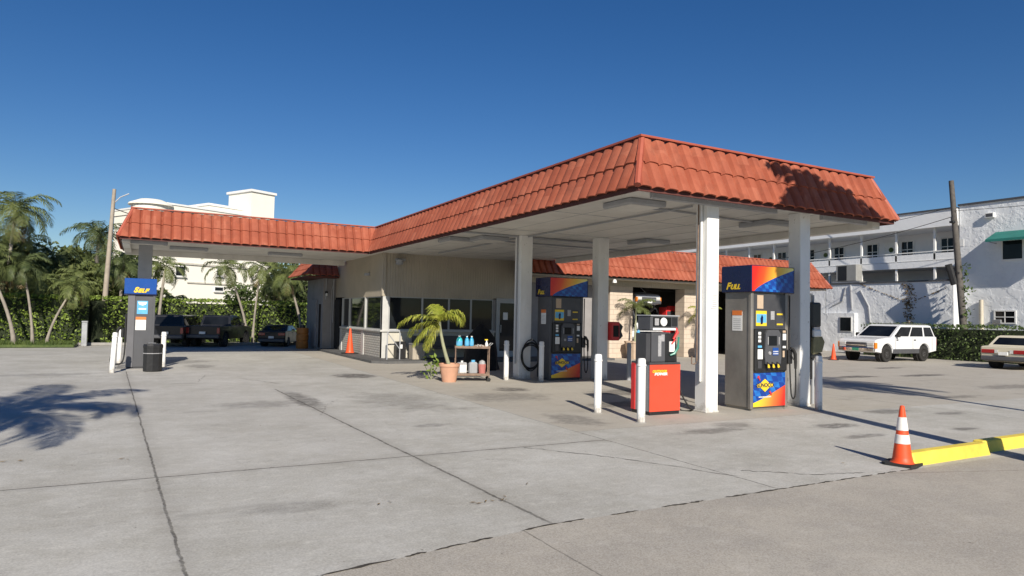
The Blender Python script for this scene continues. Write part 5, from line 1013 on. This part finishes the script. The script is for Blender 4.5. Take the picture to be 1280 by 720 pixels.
# white SUV
vehicle('parked_car','white off-road car with green front plate, parked before the dark hedge','car',(29.6,19.05,0),heading(270),4.95,1.95,'carwhite',
   [(-2.46,.75),(-2.47,1.2),(-2.44,1.22),(.95,1.2),(1.25,1.17),(2.0,1.12),(2.3,1.07),(2.43,1.0),(2.46,.86)],(-2.43,-2.2,.30,1.18,1.17,1.80),2.98,.38,.93,.42,sc=.9,grille=True,roofrack=True,tail='tall',plate='plategreen',lower='charcoal',bump='chrome')
vehicle('parked_car','beige old saloon with wide red tail lights, cut by the right edge of the photo','car',(30.9,14.1,0),heading(86),4.7,1.78,'carbeige',
   [(-2.33,.6),(-2.34,.93),(-2.28,.96),(-1.35,1.0),(-1.2,1.0),(.9,.98),(2.2,.88),(2.33,.78)],(-1.75,-1.15,.25,.95,.97,1.42),2.8,.32,.9,.28,sc=.9,tail='wide',bump='charcoal')
# black pickups and sedan
vehicle('pickup_truck','black crew cab pickup seen from its tailgate, parked before the left hedge','pickup truck',(3.35,34.75,0),heading(27),5.2,1.95,'carblack',
   [(-2.58,.7),(-2.59,1.22),(-2.55,1.24),(-1.0,1.24),(-.9,1.22),(1.1,1.22),(2.2,1.16),(2.5,1.05),(2.56,.85)],(-.85,-.65,.55,1.15,1.2,1.86),3.3,.40,.95,.45,sc=.76,tail='tall',pickup=True)
vehicle('parked_car','black closed off-road car between the SELF pump and the pickup','car',(1.65,35.0,0),heading(20),5.0,1.9,'carblack',
   [(-2.46,.7),(-2.47,1.2),(-2.44,1.22),(.95,1.2),(1.3,1.18),(2.3,1.12),(2.43,1.04),(2.45,.9)],(-2.2,-2.05,.55,1.2,1.19,1.84),3.0,.38,.95,.42,sc=.76,tail='tall')
vehicle('parked_car','small black saloon with red tail lights, left of the orange barrel','car',(6.0,34.5,0),heading(24),4.5,1.78,'carblack',
   [(-2.23,.6),(-2.24,1.0),(-2.15,1.05),(-1.4,1.06),(-1.2,1.05),(.9,.98),(2.0,.86),(2.22,.72)],(-1.65,-.95,.3,1.1,1.03,1.43),2.7,.33,.9,.25,sc=.70,tail='sedan')
# vehicles in the bay
vehicle('parked_car','silver car raised on the lift inside the garage bay','car',(19.2,24.7,1.95),heading(180),4.6,1.85,'carsilver',
   [(-2.26,.7),(-2.27,1.2),(-2.24,1.22),(.9,1.2),(1.2,1.16),(2.1,1.05),(2.24,.95),(2.25,.85)],(-2.2,-2.0,.4,1.0,1.17,1.7),2.7,.36,.9,.42,sc=.72,tail='tall',grille=True)
vehicle('parked_van','white van parked nose out inside the garage bay','van',(20.35,25.6,0),heading(180),4.8,1.95,'carwhite',
   [(-2.38,.6),(-2.4,1.3),(-2.38,1.32),(1.3,1.3),(1.6,1.2),(2.2,1.05),(2.36,.85)],(-2.37,-2.3,.9,1.6,1.3,2.45),3.0,.36,.85,.35,sc=.9,tail='tall')
t=thing('vehicle_lift','blackened two-post vehicle lift inside the garage bay','lift',(19.75,27.5,0)); MB().box(-.15,.15,-.2,.2,0,3.0,.01).build('post',m['charcoal'],t); MB().box(-1.8,.2,-.15,.15,1.8,1.95,.01).build('arm',m['steel'],t)
t=thing('tool_chest','tall red tool rack just inside the garage bay by the right pier','tool chest',(20.9,24.5,0)); 
t.location=(21.3,24.2,0); MB().box(-.35,.3,-.25,.25,0,2.2,.02).build('chest_body',m['redp'],t)
for k in range(9): MB().box(-.3,.25,-.265,-.251,.15+k*.24,.33+k*.24).build('drawer',m['pumpdark' if k%2 else 'redp'],t)
t=thing('workbench','workbench with bright containers inside the garage bay','workbench',(18.9,23.9,0)); MB().box(-.8,.8,-.3,.3,.8,.86).build('worktop',m['steel'],t)
for x in (-.75,.75): MB().box(x-.04,x+.04,-.25,.25,0,.8).build('leg',m['steel'],t)
MB().box(-.8,.8,-.3,.3,.3,.34).build('shelf',m['steel'],t)
for k,(x,z,c) in enumerate([(-.6,.86,'print'),(-.3,.86,'printg'),(.05,.86,'print'),(.35,.86,'cyanp'),(-.5,.34,'printg'),(-.1,.34,'print'),(.3,.34,'redp')]):
    tt=MB().lathe([(.09,0),(.1,.02),(.1,.2),(.04,.26),(.04,.3)],14).build('fluid_container',m[c]); tt.location=(18.9+x,23.8,z); tag(tt,['white','grey','white','light blue','grey','white','red'][k]+' fluid container on the '+('top' if z>.5 else 'lower shelf')+' of the garage workbench, '+['far left','second from left','right of centre','far right','far left','middle','right'][k],'container','fluid containers on the garage workbench')
